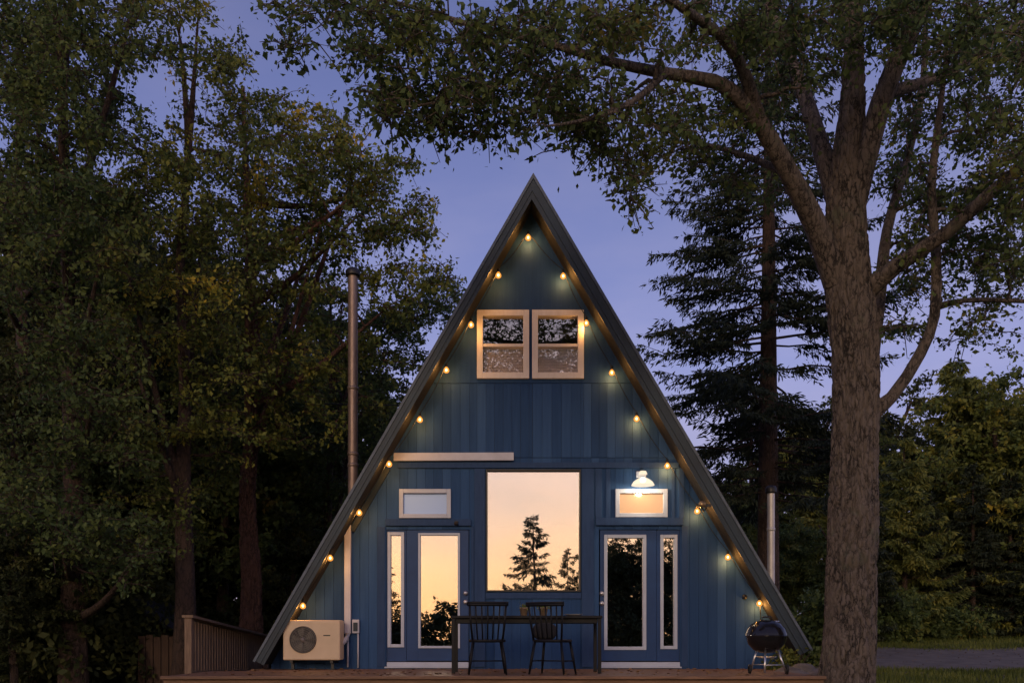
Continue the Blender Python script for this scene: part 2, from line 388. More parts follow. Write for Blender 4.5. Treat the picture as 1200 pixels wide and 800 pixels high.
for (x0, x1) in cuts:
    t = rnd.random()
    for (z0, z1, top) in strips(x0, x1, zlow, None):
        u0, u1 = under(x0, None, -.04), under(x1, None, -.04)
        if top: t0, t1 = u0, u1
        else: t0 = t1 = z1
        if max(t0, t1) <= z0 + .03: continue
        t0 = max(t0, z0+.001); t1 = max(t1, z0+.001)
        segs = [(z0, t0, t1)]
        # the siding is laid in two lifts, split behind the belt board
        for brk in (wz(449), wz(536)):
            new = []
            for (a0, b0, b1) in segs:
                if a0 < brk-.01 and min(b0, b1) > brk+.01: new += [(a0, brk-.004, brk-.004), (brk+.004, b0, b1)]
                else: new.append((a0, b0, b1))
            segs = new
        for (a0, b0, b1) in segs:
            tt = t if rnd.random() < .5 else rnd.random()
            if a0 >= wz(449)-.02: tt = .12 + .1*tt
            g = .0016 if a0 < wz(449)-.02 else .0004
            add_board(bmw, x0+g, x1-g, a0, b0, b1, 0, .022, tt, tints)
        add_board(back, x0, x1, z0, t0-.0, t1-.0, .024, .16, .2, tb)
def fin(bm, tl, name, mat, parent):
    me = bpy.data.meshes.new(name); bm.to_mesh(me); bm.free()
    a = me.attributes.new('tint', 'FLOAT', 'FACE'); a.data.foreach_set('value', tl)
    me.materials.append(mat); return link(name, me, parent)
wall = fin(bmw, tints, 'wall', M['blue'], cabin)
fin(back, tb, 'wall_sheathing', M['blackframe'], cabin)
# room behind the facade: floor, loft floor, back wall
MB().box(-3.3, 3.8, .2, 6.5, -.06, -.02).box(-1.35, 1.95, .2, 6.5, 2.95, 3.1).prism([(-3.4, -.05), (4.0, -.05), (A2[0]+.05, under(A2[0])-.25), (A2[0]-.05, under(A2[0])-.25)], 6.5, 6.6).build('room_shell', M['interior'], cabin)
MB().prism([(L2[0]+.2, zlow-.4), (R2[0]-.25, zlow-.4), (R2[0]-.25, zlow), (L2[0]+.2, zlow)], .03, 8.9).build('foundation', M['concrete'], cabin)

# trim boards standing proud of the siding
tr = MB()
def tbx(px0, py0, px1, py1, d=.03, y1=-.001, bev=.003): tr.box(wx(px0), wx(px1), -d, y1, wz(py1), wz(py0), bev)
tbx(466, 542, 795, 548.5, .035)                       # belt board above the doors
tbx(556, 549, 568.5, 781, .028); tbx(681.5, 549, 696, 781, .028)   # posts beside the picture window
tbx(569, 694, 681, 701, .026)
tbx(452, 608.3, 552, 616, .05); tbx(698, 606.8, 800, 615.5, .055)   # heads over the doors
tbx(697.5, 549, 705, 606.5, .031); tbx(710, 549, 715, 606.5, .02); tbx(787, 549, 790.5, 606.5, .02); tbx(795.5, 549, 801.5, 606.5, .031)
tbx(552.5, 617, 555.5, 781, .02); tbx(442, 617, 451.5, 781, .018); tbx(798.5, 616, 806, 781, .018)
tbx(484, 445.5, 762, 448.5, .018) if False else None
tr.build('trim', M['bluetrim'], cabin)

# gable windows
def frame_mb(o, w, y0, y1, bev=.004):
    x0, x1, z0, z1 = o
    return MB().box(x0, x0+w, y0, y1, z0, z1, bev).box(x1-w, x1, y0, y1, z0, z1, bev).box(x0+w+.0005, x1-w-.0005, y0, y1, z0, z0+w, bev).box(x0+w+.0005, x1-w-.0005, y0, y1, z1-w, z1, bev)
def pane(o, w, y, mat, parent, name='pane'):
    x0, x1, z0, z1 = o
    return MB().box(x0+w-.004, x1-w+.004, y, y+.006, z0+w-.004, z1-w+.004).build(name, mat, parent)
for o, lab in ((gwL, 'left gable window with cream frame'), (gwR, 'right gable window with cream frame')):
    f = frame_mb(o, .088, -.045, .10)
    zm = wz(405); f.box(o[0]+.089, o[1]-.089, -.03, .07, zm-.022, zm+.022, .003)
    w = f.build('window', M['whitewarm'], cabin); w['label'] = lab
    pane(o, .085, .035, M['glassup'], w)
    bl = MB()
    z = o[2]+.095
    while z < zm-.03:
        bl.box(o[0]+.095, o[1]-.095, .048, .053, z, z+.040); z += .043
    bl.build('blind', M['blind'], w)
# transom windows
w = frame_mb(swL, .062, -.04, .09).build('window', M['white'], cabin); w['label'] = 'small white window over the left door with pale frosted pane'
pane(swL, .06, .02, M['frost'], w)
w = frame_mb(swR, .062, -.04, .09).build('window', M['white'], cabin); w['label'] = 'small window over the right door, its warm glow tinted into the pane'
pane(swR, .06, .02, M['frostwarm'], w)
# picture window
w = frame_mb(big, .024, -.036, .10, .003).build('window', M['blackframe'], cabin); w['label'] = 'tall picture window reflecting the sunset and a spruce'
pane(big, .022, .03, M['glass'], w)

def door_set(o, glass_px, side_px, leaf_px, handle_px, lab, warm):
    x0, x1, z0, z1 = o
    j = MB()
    lx0, lx1 = wx(leaf_px[0]), wx(leaf_px[1])
    gx0, gx1, gz0, gz1 = rect(glass_px[0], glass_px[1], glass_px[2], glass_px[3])
    sx0, sx1, sz0, sz1 = rect(*side_px)
    zt = z0 + .10
    # fixed casing and the panel round the sidelight
    fx0, fx1 = (x0, lx0) if side_px[0] < leaf_px[0] else (lx1, x1)
    j.box(fx0+.001, sx0, .03, .10, zt, z1-.001).box(sx1, fx1-.001, .03, .10, zt, z1-.001)
    j.box(sx0+.0005, sx1-.0005, .03, .10, zt, sz0).box(sx0+.0005, sx1-.0005, .03, .10, sz1, z1-.001)
    panel = j.build('sidelight_panel', M['bluedoor'], cabin)
    s = frame_mb((sx0, sx1, sz0, sz1), .048, .004, .09, .003).build('sidelight_frame', M['white'], panel)
    MB().box(sx0+.046, sx1-.046, .06, .066, sz0+.046, sz1-.046).build('pane', M['glass'], panel)
    d = MB()
    d.box(lx0+.004, gx0, .022, .075, zt+.006, z1-.006, .003).box(gx1, lx1-.004, .022, .075, zt+.006, z1-.006, .003)
    d.box(gx0+.0005, gx1-.0005, .022, .075, zt+.006, gz0).box(gx0+.0005, gx1-.0005, .022, .075, gz1, z1-.006)
    door = d.build('door', M['bluedoor'], cabin); door['label'] = lab
    frame_mb((gx0, gx1, gz0, gz1), .05 if not warm else .034, .002, .08, .003).build('glass_frame', M['white'], door)
    MB().box(gx0+.03, gx1-.03, .05, .056, gz0+.03, gz1-.03).build('pane', M['glass'], door)
    for k, py in enumerate(handle_px[1:]):
        h = MB(); c = (wx(handle_px[0]), .022, wz(py))
        h.lathe([(.0, -.06), (.022, -.058), (.031, -.046), (.03, -.03), (.014, -.022), (.013, -.008), (.034, -.006), (.036, 0.0), (0, 0)], c, 18, 'Y')
        h.build('door_knob' if k else 'deadbolt', M['chrome'], door)
    MB().box(x0-.02, x1+.01, -.09, .10, z0+.0, z0+.018).box(x0+.01, x1-.01, -.05, .10, z0+.019, z0+.088, .004).build('threshold', M['white'], cabin)
door_set(dL, (490, 624, 539, 759), (454, 623, 473.5, 758), (476, 549.5), (545.5, 694.5, 705), 'blue door with glass full of yellow sunset, left of the picture window', True)
door_set(dR, (708, 626, 757.5, 761), (774, 626, 794, 760), (703, 770), (705.2, 695, 706.5), 'blue door with dark glass, right of the picture window', False)

# flues on the roof slopes
def flue(px, pyt, Y, r, mat, lab, bands):
    p = at(px, pyt, Y); zb = under(p.x, 0.0) - .3
    b = MB().lathe([(r, zb), (r, p.z-.06)], (p.x, Y, 0), 20)
    for z in bands: b.lathe([(r, z-.03), (r*1.12, z-.025), (r*1.12, z+.025), (r, z+.03)], (p.x, Y, 0), 20)
    f = b.build('flue_pipe', mat, cabin); f['label'] = lab
    MB().lathe([(0, p.z-.07), (r*1.45, p.z-.07), (r*1.5, p.z-.05), (r*1.5, p.z+.015), (r*1.2, p.z+.05), (0, p.z+.075)], (p.x, Y, 0), 20).build('flue_cap', M['blackframe'], f)
zt = lambda py, Y: EYE + (748-py)*(Y+DIST)/F
flue(413.5, 319, 2, .084, M['copper'], 'tall brown flue pipe left of the roof', [zt(455, 2), zt(532, 2), zt(545, 2)])
flue(903.5, 573, 2, .064, M['steel'], 'short pale flue pipe right of the roof', [zt(620, 2)])

# ------------------------------------------------------------------ line-set cover, heat pump, outlet
t = thing('pipe_cover', (wx(408), 0, 0), 'white pipe cover running along the facade and down to the heat pump', 'pipe cover')
def strip(b, p, q, w, y0=-.06, y1=-.001):
    p = Vector(p); q = Vector(q); d = (q-p).normalized(); n = Vector((-d.y, d.x))*w/2
    b.prism([tuple(p-n), tuple(q-n), tuple(q+n), tuple(p+n)], y0, y1)
b = MB(); strip(b, (wx(462), wz(536)), (wx(602), wz(535.5)), .115, -.075, -.036); b.build('horizontal_cover', M['cover'], t)
b = MB(); strip(b, (wx(455), wz(549)), (wx(413), wz(622)), .075, -.05, -.001); b.build('sloping_cover', M['fascia'], t)
b = MB(); b.box(wx(404.3), wx(411.8), -.065, -.001, wz(742), wz(615), .008); b.tube([(wx(408), -.035, wz(742)), (wx(407), -.06, wz(748)), (wx(403), -.16, wz(753)), (wx(398), -.22, wz(756))], .042, 12); b.tube([(wx(408), -.03, wz(748)), (wx(408), -.03, wz(781))], .016, 8)
b.build('vertical_cover', M['cover'], t)

ac = thing('heat_pump', (wx(365), -.25, 0), 'beige outdoor heat pump with a round fan grille at the left foot of the roof', 'heat pump')
y0, y1 = -.46, -.14
def ap(px, py): v = at(px, py, y0); return v.x, v.z
ax0, az1 = ap(331.5, 726); ax1, az0 = ap(398.5, 773)
b = MB().box(ax0, ax1, y0, y1, az0, az1, .018); b.box(ax0+.01, ax1-.01, y0-.004, y0+.02, az1-.052, az1-.046)
b.build('casing', M['acbody'], ac)
cx, cz = ap(355, 749)
g = MB().lathe([(0, -.012), (.175, -.012), (.19, -.016), (.198, 0.0), (.198, .01)], (cx, y0, cz), 36, 'Y'); g.build('fan_recess', M['acdark'], ac)
g = MB()
for r in (.045, .075, .105, .135, .165, .188):
    g.tube([(cx+r*math.cos(a*math.pi/18), y0-.026, cz+r*math.sin(a*math.pi/18)) for a in range(37)], .0032, 5, False)
for k in range(8):
    a = k*math.pi/4; g.tube([(cx+.03*math.cos(a), y0-.026, cz+.03*math.sin(a)), (cx+.192*math.cos(a), y0-.02, cz+.192*math.sin(a))], .004, 5)
g.lathe([(0, -.036), (.03, -.034), (.036, -.02), (.036, -.012)], (cx, y0, cz), 20, 'Y')
gm = simple('grey_fan_guard', (.20,.175,.155), (.15,.13,.12), rough=.5); g.build('fan_guard', gm, ac)
b = MB()
for k in range(5):
    a = k*math.pi*2/5; pts = []
    for (r, da) in ((.03, 0), (.165, .15), (.17, .85), (.035, 1.0)): pts.append((cx+r*math.cos(a+da), cz+r*math.sin(a+da)))
    b.prism(pts, y0-.018, y0-.0145)
b.build('fan_blades', simple('dark_fan_plastic', (.07,.065,.062), rough=.4), ac)
bx_, bz_ = ap(383, 744); MB().box(bx_-.05, bx_+.05, y0-.004, y0, bz_-.008, bz_+.008, .001).build('badge', M['acdark'], ac)
MB().box(ax1-.16, ax1-.025, y0-.003, y0, az0+.04, az0+.30).build('service_panel', M['acbody'], ac)
for px in (341, 388):
    b = MB(); xx = ap(px, 770)[0]; b.box(xx-.02, xx+.02, y0+.02, -.002, az0-.04, az0-.002).box(xx-.02, xx+.02, y0+.1, y0+.14, .0, az0-.041)
    b.box(xx-.05, xx+.05, y0+.03, y0+.22, .002, .012)
    b.build('bracket', M['blackframe'], ac)

t = thing('outlet_box', (wx(418), 0, 0), 'small pale outlet box with a thin conduit, right of the pipe cover', 'outlet box')
MB().box(wx(413.5), wx(421.5), -.07, -.001, wz(741.5), wz(725.5), .008).build('box', M['cover'], t)
MB().box(wx(415), wx(420), -.085, -.071, wz(739), wz(729), .004).build('flap_cover', M['fascia'], t)
MB().tube([(wx(420), -.03, wz(741)), (wx(420), -.03, wz(782))], .013, 8).build('conduit', M['cover'], t)

# ------------------------------------------------------------------ wall lamp, sensor, spotlights
t = thing('wall_lamp', (wx(751), 0, wz(555)), 'bright white lamp over the small window above the right door', 'lamp')
c = Vector((wx(751), 0, wz(556)))
MB().box(c.x-.075, c.x+.075, -.03, -.001, c.z-.05, c.z+.05, .01).build('back_plate', M['white'], t)
MB().tube([(c.x, -.03, c.z+.02), (c.x, -.10, c.z+.03), (c.x, -.15, c.z+.0)], .016, 10).build('arm', M['white'], t)
MB().lathe([(.0, .05), (.045, .045), (.06, .02), (.065, -.005)], (c.x, -.22, c.z-.03), 24).build('cap', M['opal'], t)
MB().lathe([(.056, -.03), (.10, -.055), (.14, -.085), (.165, -.125), (.17, -.14), (.16, -.14), (.13, -.095), (.05, -.04)], (c.x, -.22, c.z-.055), 28).build('shade', M['opal'], t)  # glowing shade added to stand for the pale glow on the wall
MB().lathe([(0, .02), (.03, .015), (.045, -.01), (.04, -.035), (.02, -.05), (0, -.053)], (c.x, -.22, c.z-.10), 20).build('bulb', M['lamp'], t)
pl = bpy.data.lights.new('lamp_light', 'POINT'); pl.energy = 13; pl.color = (1, .80, .55); pl.shadow_soft_size = .05
po = bpy.data.objects.new('lamp_light', pl); C.objects.link(po); po.parent = t; po.location = (0, -.24, -.24)

t = thing('motion_sensor', (wx(535), 0, wz(613)), 'tiny dark motion sensor on the trim over the left door', 'sensor')
MB().box(wx(535)-.03, wx(535)+.03, -.075, -.051, wz(613)-.03, wz(613)+.03, .004).build('sensor_base', M['fascia'], t)
MB().lathe([(0, -.05), (.02, -.046), (.032, -.02), (.03, 0)], (wx(535), -.075, wz(613)-.012), 16, 'Y').build('lens', M['blackframe'], t)
t = thing('wall_hook', (wx(872), 0, wz(699)), 'small round black hook on the blue wall left of the grill', 'hook')
MB().lathe([(0, -.055), (.03, -.05), (.04, -.03), (.035, -.012), (.018, -.01), (.018, -.001)], (wx(872), 0, wz(699)), 16, 'Y').build('knob', M['blackframe'], t)
p = at(820, 592, YF)
t = thing('spotlight', p, 'small unlit spotlight clamped to the right roof edge beside the right door head', 'spotlight')
MB().lathe([(0, -.10), (.045, -.10), (.05, -.09), (.04, .0), (.02, .02), (0, .02)], (p.x+.01, YF-.05, p.z), 18, 'Y').build('lamp_head', simple('brass_lamp', (.32,.22,.12), rough=.35, metal=.7), t)
MB().tube([(p.x+.02, YF-.04, p.z-.03), (p.x+.05, YF-.03, p.z-.09), (p.x+.09, YF-.02, p.z-.05), (p.x+.09, YF+.0, p.z+.02)], .012, 8).box(p.x-.06, p.x+.16, YF-.02, YF-.001, p.z-.02, p.z+.02).build('bracket', M['blackframe'], t)

# ------------------------------------------------------------------ string lights
BY = -.16
def by(px): return -.40 if px < 480 else (-.26 if px < 600 else -.12)
spots = [(355, 709), (387, 653), (421, 600), (456, 543), (492, 491), (523, 433), (552, 380), (584, 322), (619, 278), (660, 323), (687, 378), (717, 436), (746, 490), (782, 545), (817, 598), (853, 652), (890, 706)]
t = thing('string_lights', at(619, 265, BY), 'string of seventeen warm round bulbs hung along both eaves of the blue gable', 'string lights')
tops = []; 
for (px, py) in spots:
    p = at(px, py, by(px)); tops.append(p + Vector((0, 0, .085)))
cab = MB(); path = []
for a_, b_ in zip(tops, tops[1:]):
    for k in range(8):
        q = a_.lerp(b_, k/8); s = math.sin(math.pi*k/8)
        q = q + Vector((0, 0, -.05*s)); 
        out_ = Vector((A.x, BY, 4)) - q; path.append(q)
path.append(tops[-1])
path += [tops[-1] + Vector((.03, .05, -.25)), tops[-1] + Vector((.05, .12, -.6))]
cab.tube(path, .006, 5); cab.build('cable', M['rubber'], t)
for (px, py) in spots:
    p = at(px, py, by(px))
    prof = [(0, .055), (.014, .05), (.017, .035), (.034, .018), (.045, -.008), (.040, -.032), (.022, -.047), (0, -.052)]
    bl = MB().lathe(prof, p, 16).build('bulb', M['bulb'], t)
    bp_ = bpy.data.lights.new('bulb_light', 'POINT'); bp_.energy = 5.0; bp_.color = (1, .43, .10); bp_.shadow_soft_size = .03
    bo_ = bpy.data.objects.new('bulb_light', bp_); C.objects.link(bo_); bo_.parent = bl; bo_.location = p - t.location + Vector((0, -.0, -.062))
    MB().lathe([(0, .016), (.012, .010), (.017, -.004), (.012, -.020), (0, -.026)], p, 12).build('filament', M['filament'], bl)
    MB().lathe([(0, .094), (.014, .092), (.019, .08), (.020, .045), (.017, .040)], p, 12).build('socket', M['rubber'], bl)

# ------------------------------------------------------------------ deck
DF = -2.8
deck = thing('deck', (0, DF, 0), 'low reddish wood deck along the front of the blue cabin', 'deck')
b = MB(); zt_ = wz(782) + .012
zt_ = 0.0
y = -.095; k = 0
while y > DF+.05:
    x0 = -4.2 if y < -.9 else -3.75
    j = random.uniform(-.8, .8)
    b.box(x0, j-.002, y-.138, y, -.035, zt_, .004).box(j+.002, 3.75, y-.138, y, -.035, zt_, .004); y -= .144
b.build('decking', M['deck'], deck)
MB().box(-4.22, 3.77, DF-.0, y-.002, -.035, 0.004, .006).build('nosing', M['deck'], deck)
MB().box(-4.2, 3.75, DF+.03, DF+.065, -.26, -.038).build('front_fascia', M['deck'], deck)
b = MB()
b.bm.free()
for i in range(9): MB().box(-4.15+i*.98, -4.03+i*.98, DF+.1, DF+.22, -.5, -.04).build('deck_post', M['greywood'], deck)
MB().box(-3.9, 3.9, -.09, -.02, -.12, -.001).build('ledger', M['deck'], deck)
MB().box(-3.2, 3.3, DF-.34, DF-.01, -.24, -.205, .005).box(-3.15, 3.25, DF-.30, DF-.26, -.5, -.245).build('front_step', M['deck'], deck)

# stone paving at the foot of the tree
b = MB()
for k in range(5):
    b.box(3.95+k*.42, 4.35+k*.42, -3.2, -2.2, -.2, -.14+.004*(k % 2), .01)
b.box(3.9, 6.05, -3.25, -2.15, -.5, -.202)
tag(b.build('stone_landing', M['concrete'], None), 'pinkish stone landing at the foot of the big maple', 'paving')

# guard rail at the left
rail = thing('guard_rail', (-4.64, -.6, -.1), 'weathered wooden guard rail with narrow balusters, left of the cabin', 'railing')
RX = -4.64
def rz_(y, top): u = (y+.6)/4.2; return (.745 - .27*u) if top else (-.10 - .10*u)
b = MB(); b.box(RX-.05, RX+.05, -.66, -.56, -.5, .745, .006); b.build('post', M['greywood'], rail)
b = MB(); b.box(RX-.05, RX+.05, 3.5, 3.6, -.5, .49, .006); b.build('post', M['greywood'], rail)
def beam(y0, y1, z0, z1, x0, x1, h):
    bm = bmesh.new(); v = [bm.verts.new(p) for p in ((x0,y0,z0-h),(x1,y0,z0-h),(x1,y1,z1-h),(x0,y1,z1-h),(x0,y0,z0),(x1,y0,z0),(x1,y1,z1),(x0,y1,z1))]
    for f in ((3,2,1,0),(4,5,6,7),(0,1,5,4),(1,2,6,5),(2,3,7,6),(3,0,4,7)): bm.faces.new([v[i] for i in f])
    m = MB(); m.bm.free(); m.bm = bm; return m
beam(-.68, 3.62, rz_(-.68, 1)+.04, rz_(3.6, 1)+.04, RX-.08, RX+.08, .038).build('top_rail', M['greywood'], rail)
beam(-.55, 3.5, rz_(-.55, 0)+.09, rz_(3.5, 0)+.09, RX-.025, RX+.025, .07).build('bottom_rail', M['greywood'], rail)
for i in range(31):
    y = -.50 + i*.130
    MB().box(RX-.046, RX-.026, y, y+.088, rz_(y, 0), rz_(y, 1)-.02, .003).build('baluster', M['greywood'], rail)

# shed and low board fence in the dark at the left
shed = thing('shed', (-7.5, 5, -.4), 'small dark brown shed with a gable roof in the shade left of the guard rail', 'shed')
b = MB()
for i in range(14): b.box(-8.55+i*.15, -8.405+i*.15, 4.0, 4.03, -.45, 0.62 + (.5 - abs(i-6.5)*.07))
b.box(-8.55, -6.46, 4.03, 6.2, -.45, .60); b.build('wall', M['darkwood'], shed)
MB().prism([(-8.8, .48), (-7.5, 1.25), (-6.2, .48), (-6.2, .42), (-7.5, 1.19), (-8.8, .42)], 3.8, 6.4).build('roof', M['shingle'], shed)
MB().box(-7.85, -7.2, 3.97, 3.998, -.42, .55).build('door', M['darkwood'], shed)
fen = thing('board_fence', (-6, 2.2, -.45), 'low dark board fence between the shed and the guard rail', 'fence')
b = MB()
for i in range(13): b.box(-6.5+i*.135, -6.38+i*.135, 2.2, 2.225, -.45, .50+random.uniform(-.02, .02))
b.build('boards', M['darkwood'], fen); MB().box(-6.5, -4.8, 2.226, 2.27, .3, .38).box(-6.5, -4.8, 2.226, 2.27, -.25, -.17).build('rails', M['darkwood'], fen)
fen = thing('board_fence', (-9.5, 3.4, -.45), 'low dark board fence left of the shed', 'fence')
b = MB()
for i in range(15): b.box(-10.6+i*.14, -10.475+i*.14, 3.4, 3.425, -.45, .30+random.uniform(-.02, .02))
b.build('boards', M['darkwood'], fen); MB().box(-10.6, -8.52, 3.426, 3.47, .1, .18).build('rails', M['darkwood'], fen)

# ------------------------------------------------------------------ furniture
ty0, ty1 = -1.95, -1.25; tx0, tx1 = at(528, 0, ty0).x, at(706, 0, ty0).x
table = thing('table', ((tx0+tx1)/2, (ty0+ty1)/2, 0), 'long black outdoor table under the picture window', 'table')
MB().box(tx0, tx1, ty0, ty1, .715, .75, .006).build('tabletop', M['black'], table)
MB().box(tx0+.06, tx1-.06, ty0+.05, ty0+.07, .655, .714).box(tx0+.06, tx1-.06, ty1-.07, ty1-.05, .655, .714).box(tx0+.06, tx0+.08, ty0+.071, ty1-.071, .655, .714).box(tx1-.08, tx1-.06, ty0+.071, ty1-.071, .655, .714).build('apron', M['black'], table)
for xx in (tx0+.035, tx1-.035):
    for yy in (ty0+.035, ty1-.035):
        MB().box(xx-.022, xx+.022, yy-.022, yy+.022, 0.001, .714, .003).build('leg', M['black'], table)

def chair(name, loc, rz, label, w=.44):
    """spindle-back chair; its back is at local -Y"""
    t = thing(name, loc, label, 'chair', 'black spindle chairs at the table', rz)
    b = MB(); n = 20; poly = []
    for k in range(n):
        a = 2*math.pi*k/n; ca, sa = math.cos(a), math.sin(a)
        poly.append((math.copysign(abs(ca)**.6, ca)*w*.5, math.copysign(abs(sa)**.6, sa)*.21))
    bm = b.bm; lv = [[bm.verts.new((px*q, py*q, z)) for px, py in poly] for (q, z) in ((.9, .405), (.99, .412), (1, .43), (.96, .443), (.75, .436), (.35, .430))]
    for r0, r1 in zip(lv, lv[1:]):
        for k in range(n): f = bm.faces.new((r0[k], r0[(k+1) % n], r1[(k+1) % n], r1[k])); f.smooth = True
    bm.faces.new(lv[0][::-1]); bm.faces.new(lv[-1]); b.build('seat', M['black'], t, False)
    for sx in (-1, 1):
        for sy in (-1, 1):
            MB().tube([(sx*w*.38, sy*.16, .41), (sx*w*.44, sy*.185, .22), (sx*w*.50, sy*.215, .001)], [.016, .019, .012], 10).build('leg', M['black'], t, False)
    MB().tube([(-w*.45, -.19, .17), (-w*.45, .19, .17)], .009).tube([(w*.45, -.19, .17), (w*.45, .19, .17)], .009).tube([(-w*.45, 0, .17), (w*.45, 0, .17)], .009).build('stretcher', M['black'], t, False)
    for k in range(7):
        u = (k-3)/3; MB().tube([(u*w*.40, -.175, .435), (u*w*.45, -.215, .65), (u*w*.48, -.255, .86)], [.010 if abs(u) < 1 else .014]*3, 8).build('spindle', M['black'], t, False)
    b = MB(); pts = [(-w*.54+.0 + w*1.08*i/10, -.258 - .03*(1-((i-5)/5)**2), .875) for i in range(11)]
    b.tube([(p[0], p[1], p[2]) for p in pts], .020, 8); b.tube([(p[0], p[1], p[2]+.022) for p in pts], .017, 8); b.build('top_rail', M['black'], t, False)
    return t
p = at(571, 0, -2.15)
chair('chair', (p.x, -2.15, 0), R(3), 'black spindle-back chair at the left end of the table', .47)
p = at(648, 0, -2.2)
chair('chair', (p.x, -2.1, 0), R(-24), 'black spindle-back chair turned slightly, in the middle of the table, holding a dark cushion', .47)
# cushion on the right chair
b = MB(); bmesh.ops.create_uvsphere(b.bm, u_segments=24, v_segments=14, radius=1)
for v in b.bm.verts:
    x_, y_, z_ = v.co; v.co = Vector((math.copysign(abs(x_)**.6, x_)*.16, math.copysign(abs(y_)**.6, y_)*.06, z_*.11)) 
bmesh.ops.rotate(b.bm, verts=b.bm.verts, cent=(0,0,0), matrix=Matrix.Rotation(R(-18), 3, 'X'))
bmesh.ops.translate(b.bm, verts=b.bm.verts, vec=Vector((p.x-.10, -2.05, .545)))
for f in b.bm.faces: f.smooth = True
tag(b.build('cushion', M['cloth'], None), 'small dark cushion standing on the seat of the middle chair', 'cushion')

def pot(px, lab, r=.055, h=.10, plant=True):
    p = at(px, 0, -1.6); t = thing('plant_pot' if plant else 'cup', (p.x, -1.6, .75), lab, 'plant pot' if plant else 'cup')
    MB().lathe([(0, .751), (r*.75, .751), (r, .751+h), (r*1.08, .751+h), (r*1.08, .765+h), (r*.9, .765+h), (r*.85, .74+h), (0, .74+h)], (p.x, -1.6, 0), 20).build('pot', M['terracotta'], t)
    if plant:
        rg = np.random.default_rng(int(px)); n = 90
        base = np.array([p.x, -1.6, .75+h]) + rg.normal(0, [.035, .035, .022], (n, 3)) + np.array([0, 0, .028])
        me = leaf_cards(base, .035, rg, 'leaves', M['ash']); link('leaves', me, t)
# ------------------------------------------------------------------ foliage machinery
def leaf_cards(P, size, rg, name, mat, aspect=.6, droop=0.35, tintbase=None):
    n = len(P)
    d = rg.normal(0, 1, (n, 3)); d[:, 2] -= droop; d /= np.linalg.norm(d, axis=1)[:, None]
    u = rg.normal(0, 1, (n, 3)); s = np.cross(d, u); s /= np.linalg.norm(s, axis=1)[:, None]
    nn = np.cross(s, d)
    sz = size * rg.uniform(.45, 1.45, n)[:, None]
    a = P; b = P + d*sz*.45 + s*sz*aspect*.5 + nn*sz*.08; c = P + d*sz; e = P + d*sz*.45 - s*sz*aspect*.5 + nn*sz*.08
    V = np.stack([a, b, c, e], 1).reshape(-1, 3); Fc = np.arange(n*4).reshape(-1, 4)
    tint = rg.uniform(0, 1, n) if tintbase is None else np.clip(tintbase + rg.normal(0, .16, n), 0, 1)
    return np_mesh(name, V, Fc, mat, tint)

def tubes(paths, seg, name, mat, wob=0, rg=None):
    """paths: list of (points (k,3), radii (k,)); one mesh"""
    Vs, Fs = [], []; off = 0
    for P, rr in paths:
        k = len(P); T = np.gradient(P, axis=0); T /= np.linalg.norm(T, axis=1)[:, None] + 1e-9
        ref = np.array([.3, .9, .12]) if abs(T[0][2]) > .6 else np.array([.1, .2, 1.])
        a = np.cross(T, ref); a /= np.linalg.norm(a, axis=1)[:, None] + 1e-9; b = np.cross(T, a)
        sg = seg if rr.max() > .05 else (6 if rr.max() > .02 else 4)
        big_ = wob and rr.max() > .25
        if big_:            # the near trunk gets real furrows
            n2 = int(np.linalg.norm(np.diff(P, axis=0), axis=1).sum()/.035); u0 = np.linspace(0, 1, k); u1 = np.linspace(0, 1, n2)
            P = np.stack([np.interp(u1, u0, P[:, c]) for c in range(3)], 1); rr = np.interp(u1, u0, rr); k = n2; sg = 150
            T = np.gradient(P, axis=0); T /= np.linalg.norm(T, axis=1)[:, None]; a = np.cross(T, np.array([.3, .9, .12])); a /= np.linalg.norm(a, axis=1)[:, None]; b = np.cross(T, a)
        elif rr.max() > .2: sg = seg*2
        th = np.arange(sg)*2*math.pi/sg
        rad = rr[:, None] * np.ones((1, sg))
        if wob and rr.max() > .08:
            for f_, am in ((2, .05), (3, .04), (5, .035), (9, .02)):
                ph = rg.uniform(0, 6.28); sp = rg.uniform(1, 4)
                rad = rad * (1 + wob*am*np.sin(f_*th[None, :] + ph + sp*P[:, 2][:, None]*.35)) if not big_ else rad
        if big_:
            from mathutils import noise as NZ
            low_ = np.clip(1-(P[:, 2]-P[0, 2])/1.1, 0, 1)**2
            rad = rad*(1 + .03*np.sin(2*th[None, :] + P[:, 2][:, None]*.8) + .022*np.sin(3*th[None, :] + 1 + P[:, 2][:, None]*1.3))
            rad = rad*(1 + low_[:, None]*(.10*np.sin(5*th[None, :]+1) + .06*np.sin(3*th[None, :]+2)))
            for ii in range(k):
                for jj in range(sg):
                    x_, y_, z_ = rr[ii]*math.cos(th[jj]), rr[ii]*math.sin(th[jj]), P[ii, 2]
                    w_ = NZ.noise(Vector((x_*3, y_*3, z_*1.3)))*.05
                    v1 = abs(NZ.noise(Vector((x_*13+w_*30, y_*13, z_*3.6)))); v2 = abs(NZ.noise(Vector((x_*27, y_*27+5, z_*9+w_*40))))
                    rad[ii, jj] += -.034*max(0, 1-v1*4.5) - .012*max(0, 1-v2*4) + w_*.35
        V = P[:, None, :] + rad[:, :, None]*(a[:, None, :]*np.cos(th)[None, :, None] + b[:, None, :]*np.sin(th)[None, :, None])
        Vs.append(V.reshape(-1, 3))
        i = np.arange(k-1)[:, None]; j = np.arange(sg)[None, :]; j2 = (j+1) % sg
        Fs.append(np.stack([i*sg+j, i*sg+j2, (i+1)*sg+j2, (i+1)*sg+j], -1).reshape(-1, 4) + off); off += k*sg
    return np_mesh(name, np.concatenate(Vs), np.concatenate(Fs), mat, smooth=True)

